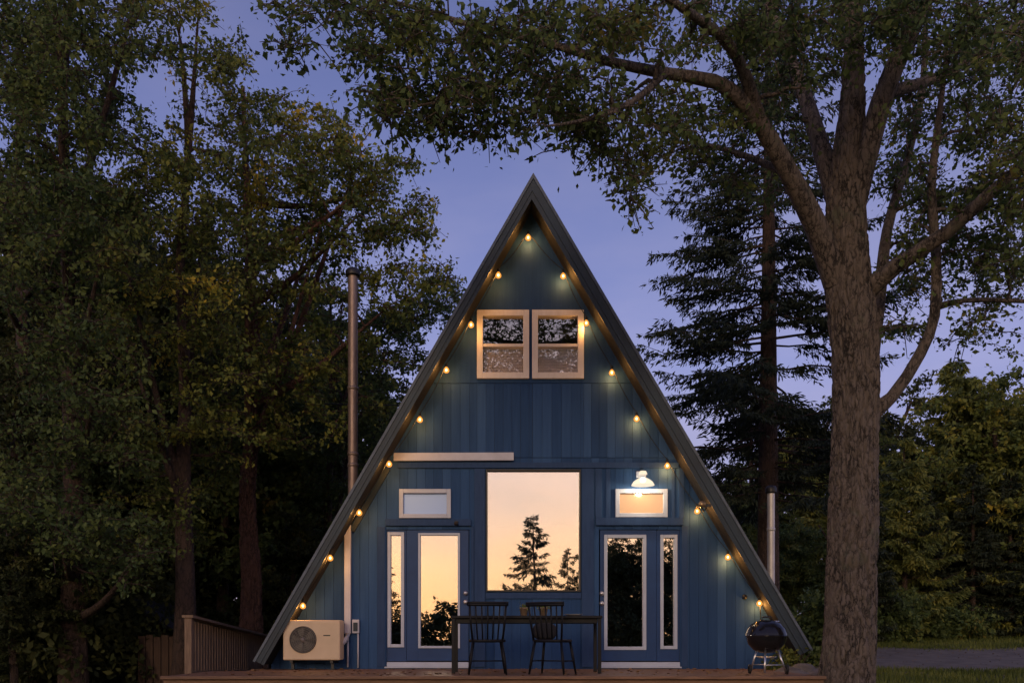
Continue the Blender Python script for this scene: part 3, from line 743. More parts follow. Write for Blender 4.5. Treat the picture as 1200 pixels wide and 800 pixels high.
def smooth_path(pts, rad, step=.25):
    """Catmull-Rom through control points"""
    P = [np.array(p, float) for p in pts]; P = [2*P[0]-P[1]] + P + [2*P[-1]-P[-2]]; r = [rad[0]] + list(rad) + [rad[-1]]
    out, ro = [], []
    for i in range(1, len(P)-2):
        n = max(2, int(np.linalg.norm(P[i+1]-P[i])/step))
        for k in range(n):
            t = k/n; t2, t3 = t*t, t*t*t
            out.append(.5*((2*P[i]) + (-P[i-1]+P[i+1])*t + (2*P[i-1]-5*P[i]+4*P[i+1]-P[i+2])*t2 + (-P[i-1]+3*P[i]-3*P[i+1]+P[i+2])*t3)); ro.append(r[i]+(r[i+1]-r[i])*t)
    out.append(P[-2]); ro.append(r[-2]); return np.array(out), np.array(ro)

def grow(limbs, attr, rg, r0=.035, twigs=6, leaves=11, tw=.42, tint_at=None):
    """joins every attractor to the nearest wood, then puts leafy twigs round its end"""
    NP = np.concatenate([p for p, r in limbs]); NR = np.concatenate([r for p, r in limbs])
    from_ = attr[np.argsort([np.min(((NP-a)**2).sum(1)) for a in attr])]
    cap = len(NP) + len(from_)*6; B = np.zeros((cap, 3)); B[:len(NP)] = NP; BR = np.zeros(cap); BR[:len(NP)] = NR; n = len(NP)
    paths, LP, LT = [], [], []
    for a in from_:
        D = B[:n]-a; dd = (D**2).sum(1) + np.maximum(0, D[:, 2])*.6
        i = int(np.argmin(dd)); s = B[i]; ln = np.linalg.norm(a-s)
        if ln < .08: ln = .08
        k = 6; t = np.linspace(0, 1, k)[:, None]
        P = s + (a-s)*t; P[:, 2] += (np.sin(t[:, 0]*math.pi)*ln*.10); P[1:-1] += rg.normal(0, ln*.035, (k-2, 3))
        ra = min(BR[i]*.75, .012 + .013*ln + r0*.3); R_ = np.linspace(ra, max(.004, ra*.3), k)
        paths.append((P, R_)); B[n:n+5] = P[1:]; BR[n:n+5] = R_[1:]; n += 5
        ct = rg.uniform(.1, .9)
        for _ in range(twigs):
            q = P[rg.integers(2, k)]; d = rg.normal(0, 1, 3) + (a-s)/(ln)*.5; d[2] *= .42; d /= np.linalg.norm(d); l_ = tw*rg.uniform(.5, 1.2)
            e = q + d*l_; e[2] -= l_*.15; m = (q+e)/2 + np.array([0, 0, l_*.07])
            paths.append((np.array([q, m, e]), np.array([.008, .006, .003])))
            u = rg.uniform(.15, 1.08, leaves)[:, None]; LP.append(q + (e-q)*u + rg.normal(0, .05, (leaves, 3))); LT.append(np.full(leaves, ct))
    return paths, np.concatenate(LP), np.concatenate(LT)

def attract(ells, rg, dens=1.0):
    """clumps: (px, py, rx, ry, n, Y0, Y1) measured on the photo, thrown back to their own depths in the world"""
    out = []
    for (px, py, rx, ry, n, y0, y1) in ells:
        for _ in range(max(1, int(n*dens+.5))):
            a = rg.uniform(0, 6.283); r = math.sqrt(rg.uniform(0, 1)); Y = rg.uniform(y0, y1)
            out.append(at(px + rx*r*math.cos(a), py + ry*r*math.sin(a), Y))
    return np.array(out)

def make_tree(name, base, limbs, attr, label, leafm, barkm, rg, size=.09, twigs=6, leaves=11, tw=.42, group=None, wob=0):
    t = thing(name, base, label, 'tree', group)
    lp = [smooth_path(p, r) for p, r in limbs]
    paths, LP, LT = grow(lp, attr, rg, twigs=twigs, leaves=leaves, tw=tw)
    link('trunk', tubes(lp, 14, 'trunk', barkm, wob, rg), t)
    link('branches', tubes(paths, 8, 'branches', barkm), t)
    link('crown', leaf_cards(LP, size, rg, 'crown', leafm, tintbase=LT), t)
    return t

pot(614, 'clay pot with small green plant, left on the table'); pot(637, 'clay pot with small green plant, right beside the other pot')
p = at(672, 0, -1.65); tag(MB().lathe([(0, .752), (.07, .752), (.12, .772), (.125, .775), (.115, .774), (.06, .762), (0, .760)], (p.x, -1.65, 0), 28).build('plate', M['plate'], None), 'white plate near the right end of the table', 'plate')

# ------------------------------------------------------------------ kettle grill
gp = at(898, 790, -2.2); gx = gp.x; gy = -2.2
grill = thing('kettle_grill', (gx, gy, 0), 'black round kettle grill on thin metal legs at the right end of the deck', 'grill')
zb = .49
MB().lathe([(0, zb-.22), (.08, zb-.215), (.16, zb-.18), (.225, zb-.11), (.252, zb-.03), (.256, zb), (.262, zb+.004), (.262, zb-.004)], (gx, gy, 0), 36).build('bowl', M['enamel'], grill)
lid = MB().lathe([(.262, zb+.006), (.256, zb+.03), (.235, zb+.09), (.185, zb+.15), (.11, zb+.185), (.04, zb+.197), (0, zb+.198)], (gx, gy, 0), 36).build('lid', M['enamel'], grill)
MB().tube([(gx-.06, gy-.02, zb+.19), (gx-.055, gy-.02, zb+.235), (gx+.055, gy-.02, zb+.235), (gx+.06, gy-.02, zb+.19)], .011, 8).build('handle', M['blackframe'], lid)
MB().lathe([(0, .016), (.035, .014), (.038, 0)], (gx+.12, gy-.02, zb+.175), 16).build('vent', M['chrome'], lid)
for k, a in enumerate((R(250), R(350), R(130))):
    MB().tube([(gx+.14*math.cos(a), gy+.14*math.sin(a), zb-.18), (gx+.24*math.cos(a), gy+.24*math.sin(a), .03)], .013, 10).build('leg', M['chrome'], grill)
for a in (R(350), R(130)):
    MB().lathe([(.03, -.014), (.058, -.012), (.062, 0), (.058, .012), (.03, .014)], (gx+.25*math.cos(a), gy+.25*math.sin(a), .064), 20, 'X').build('wheel', M['rubber'], grill)
MB().lathe([(0, .21), (.09, .205), (.13, .225), (.125, .226), (.085, .212), (0, .215)], (gx, gy, 0), 24).build('ash_tray', M['chrome'], grill)
MB().tube([(gx+.21*math.cos(R(350)), gy+.21*math.sin(R(350)), .12), (gx+.21*math.cos(R(130)), gy+.21*math.sin(R(130)), .12)], .006).tube([(gx+.21*math.cos(R(250)), gy+.21*math.sin(R(250)), .12), (gx+.21*math.cos(R(350)), gy+.21*math.sin(R(350)), .12)], .006).build('brace', M['chrome'], grill)

# stones and a shrub in the corner between deck and tree
rg = np.random.default_rng(5)
def stone(x, y, z, r, lab):
    b = MB(); bmesh.ops.create_icosphere(b.bm, subdivisions=3, radius=1)
    ph = rg.uniform(0, 6, 6)
    for v in b.bm.verts:
        c = v.co; k = 1 + .12*math.sin(3*c.x+ph[0]) + .12*math.sin(4*c.y+ph[1]) + .1*math.sin(5*c.z+ph[2])
        v.co = Vector((x + c.x*r*1.3*k, y + c.y*r*k, z + c.z*r*.75*k))
    for f in b.bm.faces: f.smooth = True
    tag(b.build('stone', M['rock'], None), lab, 'stone', 'stones behind the grill')
stone(4.05, -1.05, .02, .13, 'pale fieldstone on top of the pile right of the grill')
stone(3.85, -1.25, -.12, .24, 'low fieldstone behind the grill legs')
stone(4.30, -1.2, -.15, .25, 'broad fieldstone against the big tree trunk')
def shrub(name, x, y, z0, rx, rz, n, size, lab, mat, cat='shrub', group=None):
    t = thing(name, (x, y, z0), lab, cat, group)
    st = [(np.array([[x, y, z0], [x+dx*.4, y+dy*.4, z0+rz], [x+dx, y+dy, z0+rz*1.7]]), np.array([.02, .012, .005])) for dx, dy in rg.uniform(-rx*.8, rx*.8, (7, 2))]
    link('stems', tubes(st, 6, 'stems', M['bark2']), t)
    q = rg.normal(0, 1, (n, 3)); q /= np.linalg.norm(q, axis=1)[:, None]; q *= (rg.uniform(.3, 1, n)**.5)[:, None]
    q *= 1 + .25*np.sin(q[:, :1]*7 + q[:, 2:]*5)
    P = np.array([x, y, z0+rz]) + q*np.array([rx, rx, rz]); link('leaves', leaf_cards(P, size, rg, 'leaves', mat), t); return t
shrub('shrub', 4.05, -.45, -.3, .34, .32, 1500, .06, 'small leafy shrub behind the grill under the roof corner', M['ash'])

# ------------------------------------------------------------------ the big maple
rg = np.random.default_rng(11)
TY = -2.6
def tp(px, py, dy=0): return tuple(at(px, py, TY+dy))
def limb(pts, rad): return ([tp(*p) for p in pts], rad)
base = at(993, 748, TY); 
limbs = [
 ([(base.x-.02, TY, -.6)] + [tp(993, 800), tp(998, 700), tp(1000, 560), tp(1003, 440), tp(998, 370), tp(992, 300), tp(992, 210), tp(998, 120), tp(1000, 40), tp(1003, -70), tp(1005, -200, .3)], [.56, .34, .30, .28, .275, .29, .285, .22, .155, .11, .08, .04]),
 limb([(982, 330), (958, 270, -.2), (925, 205, -.6), (893, 150, -.9), (868, 118, -1.1), (838, 96, -1.3), (780, 86, -1.6), (712, 72, -1.9), (640, 50, -2.1), (560, 32, -2.2), (470, 5, -2.2), (390, -10, -2)], [.19, .14, .11, .092, .083, .072, .058, .045, .035, .026, .018, .010]),
 limb([(992, 275), (955, 150, .4), (930, 80, .8), (905, 20, 1.0), (880, -60, 1.3)], [.14, .11, .085, .065, .04]),
 limb([(996, 265), (1033, 120, -.3), (1062, 50, -.5), (1090, -10, -.8), (1120, -80, -1)], [.15, .125, .10, .08, .05]),
 limb([(1012, 345), (1050, 312, -.3), (1110, 272, -.7), (1158, 228, -1), (1215, 180, -1.2), (1280, 120, -1.4)], [.12, .088, .075, .065, .05, .03]),
 limb([(1018, 420, .2), (1030, 350, .5), (1040, 270, .8), (1062, 190, 1.1), (1080, 110, 1.4), (1085, 20, 1.6)], [.12, .085, .07, .055, .045, .03]),
 limb([(1010, 492), (1045, 465, -.1), (1078, 415, -.2), (1095, 370, -.25), (1097, 300, -.3), (1092, 220, -.4), (1100, 140, -.5), (1110, 60, -.6)], [.12, .075, .07, .062, .055, .045, .035, .02]),
 limb([(1096, 360, -.25), (1130, 352, -.4), (1180, 352, -.6), (1240, 355, -.8)], [.045, .03, .026, .02]),
 limb([(893, 150, -.9), (860, 60, -1.4), (800, 10, -2), (740, -30, -2.4)], [.08, .06, .04, .02]),
 limb([(780, 86, -1.6), (740, 120, -2.2), (690, 140, -2.6), (640, 148, -2.9)], [.04, .03, .02, .01]),
 limb([(640, 50, -2.1), (590, 95, -2.4), (540, 115, -2.6), (480, 125, -2.6)], [.03, .025, .018, .01]),
 limb([(925, 205, -.6), (880, 185, -.2), (830, 170, .2), (780, 165, .4)], [.05, .04, .025, .012]),
 limb([(1035, 110, -.3), (1100, 90, .2), (1160, 50, .5), (1220, 10, .8)], [.08, .06, .045, .03]),
]
E = [ # px, py, rx, ry, n, Y0, Y1
 (330, 8, 30, 10, 9, -5, -4), (385, 12, 34, 14, 12, -5, -4), (345, 55, 36, 6, 8, -5, -4.4), (345, 70, 10, 6, 2, -5, -4.6),
 (440, 22, 60, 24, 42, -5.5, -4), (420, 62, 26, 14, 14, -5.3, -4.4), (455, 95, 36, 20, 26, -5.4, -4.2), (480, 130, 36, 24, 34, -5.4, -4.2), (440, 120, 14, 18, 7, -5.4, -4.2),
 (520, 40, 60, 36, 64, -5.8, -3.8), (540, 105, 44, 30, 44, -5.6, -4), (525, 140, 34, 14, 18, -5.4, -4.2), (575, 145, 14, 14, 9, -5.2, -4.4), (562, 172, 6, 10, 3, -5.1, -4.6),
 (620, 40, 60, 38, 60, -5.8, -3.6), (620, 105, 48, 34, 44, -5.6, -3.8), (640, 132, 40, 18, 22, -5.4, -4), (648, 176, 7, 6, 2, -5, -4.7), (605, 148, 12, 10, 5, -5, -4.4),
 (700, 30, 60, 34, 54, -5.6, -3), (700, 110, 46, 36, 44, -5.4, -3.4), (690, 150, 32, 20, 18, -5, -3.8), (722, 185, 26, 22, 20, -4.8, -3.4), (735, 225, 12, 16, 7, -4.6, -3.8), (750, 210, 18, 16, 8, -4.6, -3.4),
 (780, 30, 60, 40, 54, -5.4, -2), (780, 130, 48, 36, 40, -5, -2), (800, 185, 42, 30, 28, -4, -1.6), (850, 160, 46, 50, 44, -4, -1), (770, 165, 30, 26, 16, -4.4, -2.2),
 (860, 35, 60, 48, 60, -5, -1), (940, 30, 60, 60, 60, -4.5, 0), (925, 120, 40, 50, 32, -3.5, 0), (890, 215, 40, 34, 26, -3, -.6),
 (1020, 25, 60, 50, 56, -4, 0.5), (1100, 40, 60, 60, 80, -4, .5), (1170, 40, 60, 60, 90, -4.5, .5), (1060, 130, 40, 50, 36, -3.6, .4), (1130, 130, 50, 50, 52, -4, 0), (1185, 150, 44, 60, 56, -4.4, -.5),
 (1050, 215, 30, 40, 18, -3, 0), (1120, 220, 50, 40, 38, -3.6, -.6), (1180, 240, 40, 44, 40, -4, -1.4), (1140, 300, 50, 34, 30, -3.5, -1.6), (1190, 310, 30, 30, 18, -3.8, -1.6), (1070, 300, 24, 40, 14, -3.2, -1), (1130, 370, 30, 20, 8, -3.4, -2.4), (1055, 370, 16, 26, 7, -3.2, -2),
 (900, 30, 50, 40, 26, -4.6, -3.2), (980, 20, 60, 40, 40, -4.6, -3.1), (960, 90, 40, 30, 10, -4.4, -3.1), (1070, 30, 60, 40, 36, -4.6, -3.3), (1150, 50, 60, 50, 44, -5, -3.4), (1180, 190, 40, 60, 44, -5, -3.0), (1100, 180, 50, 60, 40, -3, 1), (1130, 260, 50, 50, 40, -3, 1), (1060, 240, 24, 60, 16, -1, 1.4), (1160, 330, 44, 40, 34, -3, .5), (1085, 330, 30, 50, 26, -2, 1), (1150, 400, 50, 20, 12, -2, .5), (1055, 330, 18, 60, 14, -1, 1.6), (1190, 260, 30, 50, 26, -3, 0), (1065, 190, 24, 50, 16, -1, 1.4),
 (1000, -80, 260, 60, 160, -6, 1), (650, -60, 300, 50, 90, -6, -2.5), (1230, 100, 40, 150, 60, -5, 0)]
maple = make_tree('maple_tree', (base.x, TY, -.5), limbs, attract(E, rg, .47), 'huge old maple with a thick rough trunk and limbs arching over the cabin', M['maple'], M['bark'], rg, size=.068, twigs=5, leaves=9, tw=.32, wob=1)

# ------------------------------------------------------------------ trees at the left, beside and behind the cabin
def left_tree(i, px, Y, rad, top, E, label, mat, barkm, size=.10, lean=0, dens=1):
    rg = np.random.default_rng(100+i); b = at(px, 748, Y); g = gz(Y)
    zt = at(px, top, Y).z; tr = []; n = 7
    for k in range(n):
        u = k/(n-1); tr.append((b.x + lean*u*u + rg.normal(0, .06)*(k > 0), Y + rg.normal(0, .08)*(k > 0), g-.2 + (zt-g)*u))
    lim = [(tr, [rad*1.25] + [rad*(1-.82*k/(n-1)) for k in range(1, n)])]
    at_ = attract(E, rg, dens)
    for _ in range(9):      # a few main limbs towards parts of the crown
        a = at_[rg.integers(len(at_))]; u = rg.uniform(.3, .85); q = np.array(tr[0])*(1-u) + np.array(tr[-1])*u
        if a[2] < q[2]: q[2] = max(g+1.2, a[2]-.6*abs(a[0]-q[0]))
        uu = (q[2]-tr[0][2])/(tr[-1][2]-tr[0][2]); kk = min(n-2, int(uu*(n-1))); fr = uu*(n-1)-kk
        q = np.array(tr[kk])*(1-fr) + np.array(tr[kk+1])*fr
        lim.append(([tuple(q), tuple((q*.55+a*.45)+np.array([0, 0, -.15])), tuple(a)], [rad*.4, rad*.25, rad*.08]))
    return make_tree('broadleaf_tree', (b.x, Y, g), lim, at_, label, mat, barkm, rg, size=size*.85, twigs=6, leaves=14, tw=.42, group='broadleaf trees left of the cabin', wob=1)
left_tree(1, 291, 3.6, .22, 90, [(308, 135, 44, 34, 26, 2, 5), (372, 150, 40, 24, 26, 2, 4.4), (300, 190, 80, 60, 90, 1.5, 5.5), (400, 210, 56, 50, 60, 2, 5), (462, 195, 34, 12, 12, 2.5, 4), (460, 250, 44, 26, 24, 2.2, 4.4), (490, 268, 22, 10, 7, 2.5, 4), (350, 290, 70, 60, 80, 2, 5), (440, 300, 50, 34, 26, 2.4, 4.6), (500, 320, 34, 20, 12, 2.6, 4.2), (450, 350, 50, 30, 18, 2.6, 4.6), (320, 400, 70, 60, 60, 2, 5), (420, 420, 40, 50, 22, 2.6, 4.8), (350, 490, 60, 40, 34, 2.4, 4.6)], 'olive green broadleaf tree with reddish trunk, nearest the left roof slope', M['ash'], M['bark3'], .10, dens=.66)
left_tree(2, 215, 1.2, .17, 40, [(230, 60, 60, 36, 14, 0, 2.5), (262, 80, 26, 26, 10, 0, 2.4), (240, 160, 80, 50, 30, -.5, 2.8), (190, 230, 70, 50, 70, -.5, 3), (250, 300, 70, 60, 80, -.5, 3), (170, 360, 70, 60, 50, -.5, 3), (260, 430, 60, 60, 50, 0, 3), (200, 10, 50, 20, 16, 0, 2), (240, 520, 60, 60, 50, .4, 3), (180, 600, 60, 60, 40, .4, 3)], 'slender broadleaf tree with airy top, behind the shed', M['ash'], M['bark2'], .09, dens=.7)
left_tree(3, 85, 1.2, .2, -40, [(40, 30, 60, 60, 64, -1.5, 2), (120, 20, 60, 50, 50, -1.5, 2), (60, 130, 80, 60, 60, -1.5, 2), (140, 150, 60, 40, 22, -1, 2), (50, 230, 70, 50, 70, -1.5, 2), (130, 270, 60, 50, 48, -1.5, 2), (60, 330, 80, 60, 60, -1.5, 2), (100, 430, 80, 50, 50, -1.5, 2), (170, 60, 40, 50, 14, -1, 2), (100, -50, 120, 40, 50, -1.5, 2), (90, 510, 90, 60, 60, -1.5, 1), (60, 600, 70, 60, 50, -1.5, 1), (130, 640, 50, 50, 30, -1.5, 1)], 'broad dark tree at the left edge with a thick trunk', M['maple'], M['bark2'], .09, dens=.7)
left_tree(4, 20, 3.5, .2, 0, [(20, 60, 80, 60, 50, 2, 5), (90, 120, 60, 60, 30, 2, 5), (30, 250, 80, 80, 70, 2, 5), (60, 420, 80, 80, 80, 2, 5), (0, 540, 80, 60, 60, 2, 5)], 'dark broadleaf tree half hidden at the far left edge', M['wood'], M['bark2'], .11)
left_tree(5, 385, 8.5, .15, 330, [(440, 400, 60, 40, 44, 7, 10), (400, 460, 60, 50, 60, 7, 10), (480, 370, 40, 30, 22, 7, 10), (380, 340, 50, 40, 30, 7, 10), (350, 540, 70, 60, 70, 7, 10), (430, 500, 40, 40, 34, 7, 10), (520, 350, 24, 26, 14, 7, 9)], 'smaller broadleaf tree behind the tall flue pipe', M['maple'], M['bark2'], .11)

# ------------------------------------------------------------------ spruces
def spruce_parts(seed, H, Rad, nb, mat, barkm, dens=1.0, blade=.30, low=.12, droop=.28):
    rg = np.random.default_rng(seed)
    tr = (np.array([[0, 0, -.4], [0, 0, H*.3], [.05, 0, H*.65], [0, .03, H]]), np.array([H*.017, H*.013, H*.008, .012]))
    tr = smooth_path(tr[0], tr[1], .6); paths = []; A_, B_ = [], []
    for i in range(nb):
        u = low + (1-low)*(i/nb)**.92; z = H*u; ln = Rad*(1-u)**.75*rg.uniform(.6, 1.15)*(.75 if u < low+.08 else 1) + .15
        az = rg.uniform(0, 6.283) ; d = np.array([math.cos(az), math.sin(az), 0]); k = 6; t = np.linspace(0, 1, k)
        P = np.array([0, 0, z]) + d*(t*ln)[:, None]; P[:, 2] += -droop*ln*t**1.2 + .16*ln*t**3
        P[1:] += rg.normal(0, .02*ln, (k-1, 3)); paths.append((P, np.linspace(.006+.008*ln, .004, k)))
        nt_ = int((10 + 26*ln)*dens)
        tt = rg.uniform(.12, 1, nt_)**.8; q = np.stack([np.interp(tt, t, P[:, c]) for c in range(3)], 1)
        side = np.array([-d[1], d[0], 0])*rg.choice([-1, 1], nt_)[:, None]
        w = (ln*.30*(1.15-tt) + .10)*rg.uniform(.4, 1.1, nt_)
        e = q + side*w[:, None]*.8 + d*w[:, None]*.7; e[:, 2] -= w*.35
        for j in range(nt_): 
            m = max(3, int(w[j]/.055)); s = rg.uniform(0, 1, m)[:, None]; A_.append(q[j] + (e[j]-q[j])*s); B_.append(np.repeat(((e[j]-q[j])/(w[j]+1e-6))[None], m, 0))
    P = np.concatenate(A_); D = np.concatenate(B_); n = len(P)
    d = D*.7 + rg.normal(0, .45, (n, 3)); d[:, 2] -= .35; d /= np.linalg.norm(d, axis=1)[:, None]
    s = np.cross(d, rg.normal(0, 1, (n, 3))); s /= np.linalg.norm(s, axis=1)[:, None]
    l = blade*rg.uniform(.5, 1.2, n)[:, None]; w = l*.13
    V = np.stack([P - s*w*.3, P + d*l*.5 - s*w, P + d*l, P + d*l*.5 + s*w], 1).reshape(-1, 3)
    return (tubes([tr], 12, 'trunk', barkm), tubes(paths, 6, 'branches', barkm), np_mesh('crown', V, np.arange(n*4).reshape(-1, 4), mat, rg.uniform(0, 1, n)))
def place(parts, name, loc, sc_, rz, label, cat='tree', group=None):
    t = thing(name, loc, label, cat, group, rz); t.scale = (sc_, sc_, sc_) if not isinstance(sc_, tuple) else sc_
    for nm, me in zip(('trunk', 'branches', 'crown'), parts): o = bpy.data.objects.new(nm, me); C.objects.link(o); o.parent = t
    return t
big_spruce = spruce_parts(21, 15.5, 4.2, 190, M['needle'], M['bark2'], 1.35, .15, .24, .20)
place(big_spruce, 'spruce_tree', (5.5, 6, gz(6)), 1, 1.1, 'tall dark spruce rising behind the right roof slope')
mid_spruce = spruce_parts(22, 12, 2.8, 150, M['needle'], M['bark2'], .8, .34, .04, .22)
pale = spruce_parts(23, 11, 3.4, 170, M['needlelight'], M['bark2'], .9, .34, .03, .05)

# a broadleaf tree of the background wood, copied
def wood_parts(seed, H, Rad, mat, n=150, size=.17):
    rg = np.random.default_rng(seed); tr = [(rg.normal(0, .1)*k, rg.normal(0, .1)*k, H*.9*k/5-.3*(k == 0)) for k in range(6)]
    lim = [smooth_path(tr, [H*.02*(1-.15*k) for k in range(6)], .5)]
    a = rg.normal(0, 1, (n, 3)); a /= np.linalg.norm(a, axis=1)[:, None]; a *= (rg.uniform(.12, 1, n)**.45)[:, None]
    a = a*np.array([Rad, Rad, H*.40]); a *= 1 + .22*np.sin(a[:, :1]*1.9 + a[:, 2:3]*1.3 + seed); a += np.array([0, 0, H*.58])
    paths, LP, LT = grow(lim, a, rg, twigs=9, leaves=17, tw=.7)
    return (tubes(lim, 12, 'trunk', M['bark2'], 1, rg), tubes(paths, 6, 'branches', M['bark2']), leaf_cards(LP, size, rg, 'crown', mat, tintbase=LT))
woodA = wood_parts(31, 12, 3.4, M['wood'], 190); woodB = wood_parts(32, 11, 3.2, M['ash'], 190); woodC = wood_parts(33, 10, 3.0, M['maple'], 170)

# (kind, px, Y, scale, label)
bgs = [
 (woodA, 60, 9, 1.05), (woodA, 160, 8, .95), (mid_spruce, 235, 11, .95), (woodC, 260, 7.5, .8), (mid_spruce, 120, 13, 1.1), (woodA, 10, 14, 1.2), (woodA, 200, 16, 1.15), (mid_spruce, 320, 15, .95),
 (woodB, 330, 12, .85), (mid_spruce, 40, 18, 1.2), (woodA, 300, 20, 1.05), (woodA, 410, 18, .95), (mid_spruce, 370, 24, 1.2), (woodC, 450, 22, .9), (mid_spruce, 150, 24, 1.5), (woodA, 80, 26, 1.5), (woodA, 230, 28, 1.4), (woodC, -40, 8, 1.1), (mid_spruce, -60, 16, 1.2), (woodA, 480, 30, .9),
 (woodA, 520, 34, .9), (woodC, 560, 36, .8)]
why = ['front row by the far left edge', 'behind the left fence', 'pointed spruce behind the shed', 'low crown above the shed roof', 'pointed spruce in the second row left', 'far left edge, second row', 'third row behind the shed', 'pointed spruce left of the tall flue', 'pale crown left of the tall flue', 'dark spruce deep at the far left', 'deep wood left of the red trunk', 'deep wood behind the tall flue', 'tall spruce deep behind the flue', 'pale crown low behind the left roof', 'tall spruce deep in the left wood', 'tall tree deep at the far left', 'tall tree deep behind the shed', 'pale tree beyond the left edge', 'spruce beyond the left edge', 'deep wood beside the left roof', 'far wood hidden by the roof on the left', 'far pale wood hidden by the roof']
r2 = random.Random(9)
for (kd, px, Y, s_), w_ in zip(bgs, why):
    p = at(px, 748, Y); sp_ = kd is mid_spruce
    place(kd, 'spruce_tree' if sp_ else 'forest_tree', (p.x, Y, gz(Y)-.1), s_, r2.uniform(0, 6.28), ('dark spruce, ' if sp_ else 'dark broadleaf tree, ')+w_, group='trees of the dark wood at the left')
for px, Y, s_, lab in ((70, 2.6, .34, 'young dark tree standing before the left fence'), (165, 7.0, .40, 'young dark tree close behind the shed'), (340, 7.5, .36, 'young dark tree behind the left roof foot'), (15, .6, .30, 'young dark tree in the bottom left corner'), (245, 8.6, .42, 'young dark tree behind the guard rail')):
    p = at(px, 748, Y); place(woodA, 'forest_tree', (p.x, Y, gz(Y)-.3), s_, px*1.0, lab, group='trees of the dark wood at the left')
bgr = [(pale, 1060, 17, .62, 'pale green conifer just right of the maple trunk'), (pale, 1120, 20, .92, 'pale green conifer in the middle of the right-hand wood'), (woodB, 1165, 19.5, .90, 'olive broadleaf tree in the right-hand wood'),
 (pale, 1215, 18, .78, 'pale green conifer cut by the right edge'), (mid_spruce, 1090, 18, .42, 'low dark spruce at the edge of the lawn right of the maple'), (mid_spruce, 1140, 17.5, .5, 'low dark spruce at the middle of the lawn edge'), (mid_spruce, 1185, 17.5, .48, 'low dark spruce at the right lawn edge'), (mid_spruce, 1235, 17, .5, 'low dark spruce beyond the right edge'),
 (woodB, 985, 22, .75, 'olive tree behind the maple trunk'), (pale, 930, 20, .72, 'pale green conifer between the short flue and the maple'), (woodC, 860, 19, .62, 'rounded tree behind the right roof slope'), (woodB, 1280, 26, 1.2, 'broadleaf tree beyond the right edge'),
 (mid_spruce, 880, 26, .85, 'dark spruce deep behind the right roof slope'), (woodA, 950, 30, .95, 'dark tree deep behind the maple trunk'), (woodA, 1040, 28, .95, 'dark tree deep behind the pale conifers'), (mid_spruce, 1010, 15, .5, 'small spruce in the shade of the maple trunk'), (woodC, 800, 28, .62, 'far tree hidden by the right roof slope'), (woodC, 905, 13, .42, 'young tree close behind the short flue'), (woodC, 965, 12, .40, 'young tree close left of the maple trunk'), (mid_spruce, 1130, 30, 1.0, 'tall spruce deep in the right-hand wood'), (woodA, 1200, 30, 1.0, 'tall dark tree deep in the right-hand wood')]
for (kd, px, Y, s_, lab) in bgr:
    p = at(px, 748, Y)
    place(kd, 'spruce_tree' if kd in (mid_spruce, pale) else 'forest_tree', (p.x, Y, gz(Y)-.1), s_, r2.uniform(0, 6.28), lab, group='trees of the wood at the right')

# undergrowth
for i, (px, Y, rx, rz, lab) in enumerate([(60, 6, 1.6, .9, 'dark bush at the far left under the trees'), (150, 7.5, 1.6, 1.0, 'dark bush behind the left fence'), (250, 7, 1.3, .8, 'dark bush behind the guard rail'), (330, 9, 1.3, .9, 'dark bush beside the left roof foot'),
    (20, 3, 1.2, .8, 'low dark bush in the bottom left corner'), (110, 2.4, 1.3, 1.2, 'tall dark bush before the left fence'), (40, 1.5, 1.3, 1.3, 'tall dark bush by the thick trunk at the left edge'), (195, 7.2, 1.0, 1.5, 'tall dark bush rising over the shed roof'), (970, 8, 1.0, .9, 'dark bush between the cabin and the maple'), (1045, 15, .9, .9, 'green bush at the lawn edge beside the maple trunk'), (1110, 17, 1.4, .6, 'brownish bush under the low spruces')]):
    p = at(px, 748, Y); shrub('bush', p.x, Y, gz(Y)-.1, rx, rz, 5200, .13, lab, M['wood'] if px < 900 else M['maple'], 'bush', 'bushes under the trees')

# ------------------------------------------------------------------ west side: what the windows mirror
m_spruce = spruce_parts(41, 8.3, 2.0, 90, M['needle'], M['bark2'], .8, .26, .05, .1)
place(m_spruce, 'spruce_tree', (1.2, -40, -.5), 1.0, .4, 'lone spruce mirrored in the middle of the picture window')
place(m_spruce, 'spruce_tree', (3.25, -41, -.5), .76, 2.4, 'shorter spruce mirrored at the right of the picture window')
ws = [(4.9, .74, m_spruce), (5.5, .58, woodA), (6.4, .86, m_spruce), (7.0, .60, woodA), (7.6, .62, woodA), (8.2, .85, m_spruce), (9.4, .60, woodA), (11, .62, woodA), (13, .66, woodA), (16, .7, woodA), (-7.6, .70, m_spruce), (-9.5, .6, woodA), (-12, .66, woodA), (-15, .7, woodA), (-19, .72, woodA), (20, .75, woodA), (25, .8, woodA), (-24, .8, woodA)]
for i, (x, s_, kd) in enumerate(ws):
    place(kd, 'spruce_tree' if kd is m_spruce else 'forest_tree', (x, -40-(i % 3)*1.5, -.5), s_, i*1.3, 'tree of the wood across the clearing, mirrored in the glass', group='trees across the clearing')
for i in range(16):
    x = -16+i*2.1
    shrub('bush', x, -39+random.uniform(-1, 1), -.6, 1.6, 1.55 + .3*math.sin(i*2.1), 2600, .24, 'bush of the thicket across the clearing, mirrored in the glass', M['wood'], 'bush', 'bushes across the clearing')

for i, (x, y, s_) in enumerate([(-19, -5, 1.1), (-23, -13, 1.2)]):  # unseen trees, added to keep low western light off the left wood
    place(woodA, 'forest_tree', (x, y, -.6), s_, i*1.7, 'unseen tall tree added left of the view to shade the left wood', group='added shade trees left of the view')
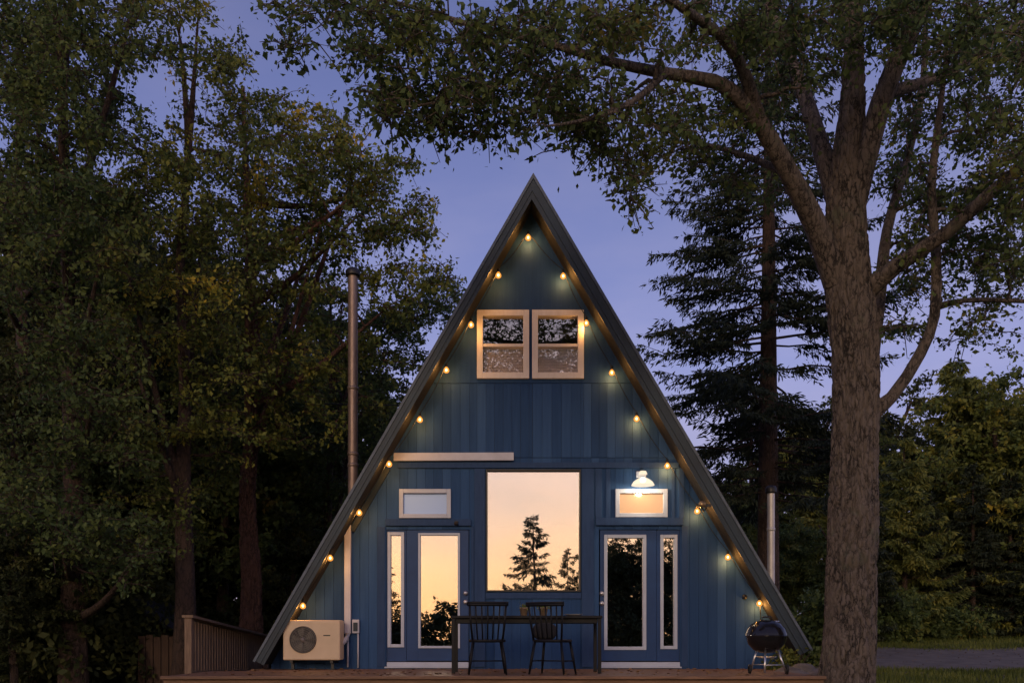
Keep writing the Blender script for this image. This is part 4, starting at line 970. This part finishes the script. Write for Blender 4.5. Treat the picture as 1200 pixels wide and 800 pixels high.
# power line from the left trees to the roof
p0 = at(300, 384, 6); p1 = Vector((A2[0]-1.05, 5.6, under(A2[0]-1.05, 0)+.02)); q0 = Vector((-14, 8, p0.z+.4))
tag(MB().tube([q0.lerp(p1, k/24) - Vector((0, 0, .5*math.sin(math.pi*k/24))) for k in range(25)], .014, 6).build('power_line', M['rubber'], None), 'thin dark power line running from the left trees to the roof', 'cable')

# grass by the drive and in front
def grass():
    rg = np.random.default_rng(77); n = 52000
    e1 = rg.uniform(6.6, 28, 9000); e2 = rg.uniform(7.5, 30, 9000)
    x = np.concatenate([e1, e2, rg.uniform(6.5, 30, n//2), rg.uniform(6, 26, n//4), rg.uniform(4, 14, n//4)])
    y = np.concatenate([6.0+np.abs(rg.normal(0, .3, 9000))+.25*np.sin(e1*1.7), 13.6-np.abs(rg.normal(0, .5, 9000))-.4*np.sin(e2*1.1), rg.uniform(13.5, 18.5, n//2), rg.uniform(3.5, 6.1, n//4), rg.uniform(-2, 3.5, n//4)])
    keep = ~((x < 6.1) & (y < -.0) & (x < 6.2)); x, y = x[keep], y[keep]; n = len(x)
    z = np.interp(y, [b[0] for b in YB], [b[1] for b in YB]); h = rg.uniform(.05, .16, n); a = rg.uniform(0, 6.28, n)
    P = np.stack([x, y, z-.01], 1); s = np.stack([np.cos(a), np.sin(a), 0*a], 1)*.012; t = np.stack([rg.normal(0, .03, n), rg.normal(0, .03, n), h], 1)
    V = np.stack([P-s, P+s, P+t+s*.2, P+t-s*.2], 1).reshape(-1, 3)
    o = link('grass', np_mesh('grass', V, np.arange(n*4).reshape(-1, 4), M['grass'], rg.uniform(0, 1, n))); tag(o, 'short grass beside the gravel drive', 'grass', kind='stuff')
grass()
def litter():
    rg = np.random.default_rng(78); n = 420
    x = rg.uniform(-4.1, 3.7, n); y = -.15 - 2.55*rg.uniform(0, 1, n); z = np.full(n, .006)
    m = 3500; x2 = rg.uniform(3.9, 30, m); y2 = rg.uniform(-2, 14, m); z2 = np.interp(y2, [b[0] for b in YB], [b[1] for b in YB])+.022
    P = np.concatenate([np.stack([x, y, z], 1), np.stack([x2, y2, z2], 1)]); n = len(P); a = rg.uniform(0, 6.28, n); l = rg.uniform(.03, .06, n)[:, None]
    d = np.stack([np.cos(a), np.sin(a), rg.uniform(0, .35, n)], 1)*l; s = np.stack([-np.sin(a), np.cos(a), rg.uniform(0, .3, n)], 1)*l*.6
    V = np.stack([P, P+d*.5+s, P+d, P+d*.5-s], 1).reshape(-1, 3)
    tag(link('fallen_leaves', np_mesh('fallen_leaves', V, np.arange(n*4).reshape(-1, 4), simple('dry_leaf', (.32,.17,.05), (.14,.08,.03), rough=.8, nscale=3), None)), 'dry brown leaves scattered on the deck and the drive', 'leaves', kind='stuff')
litter()
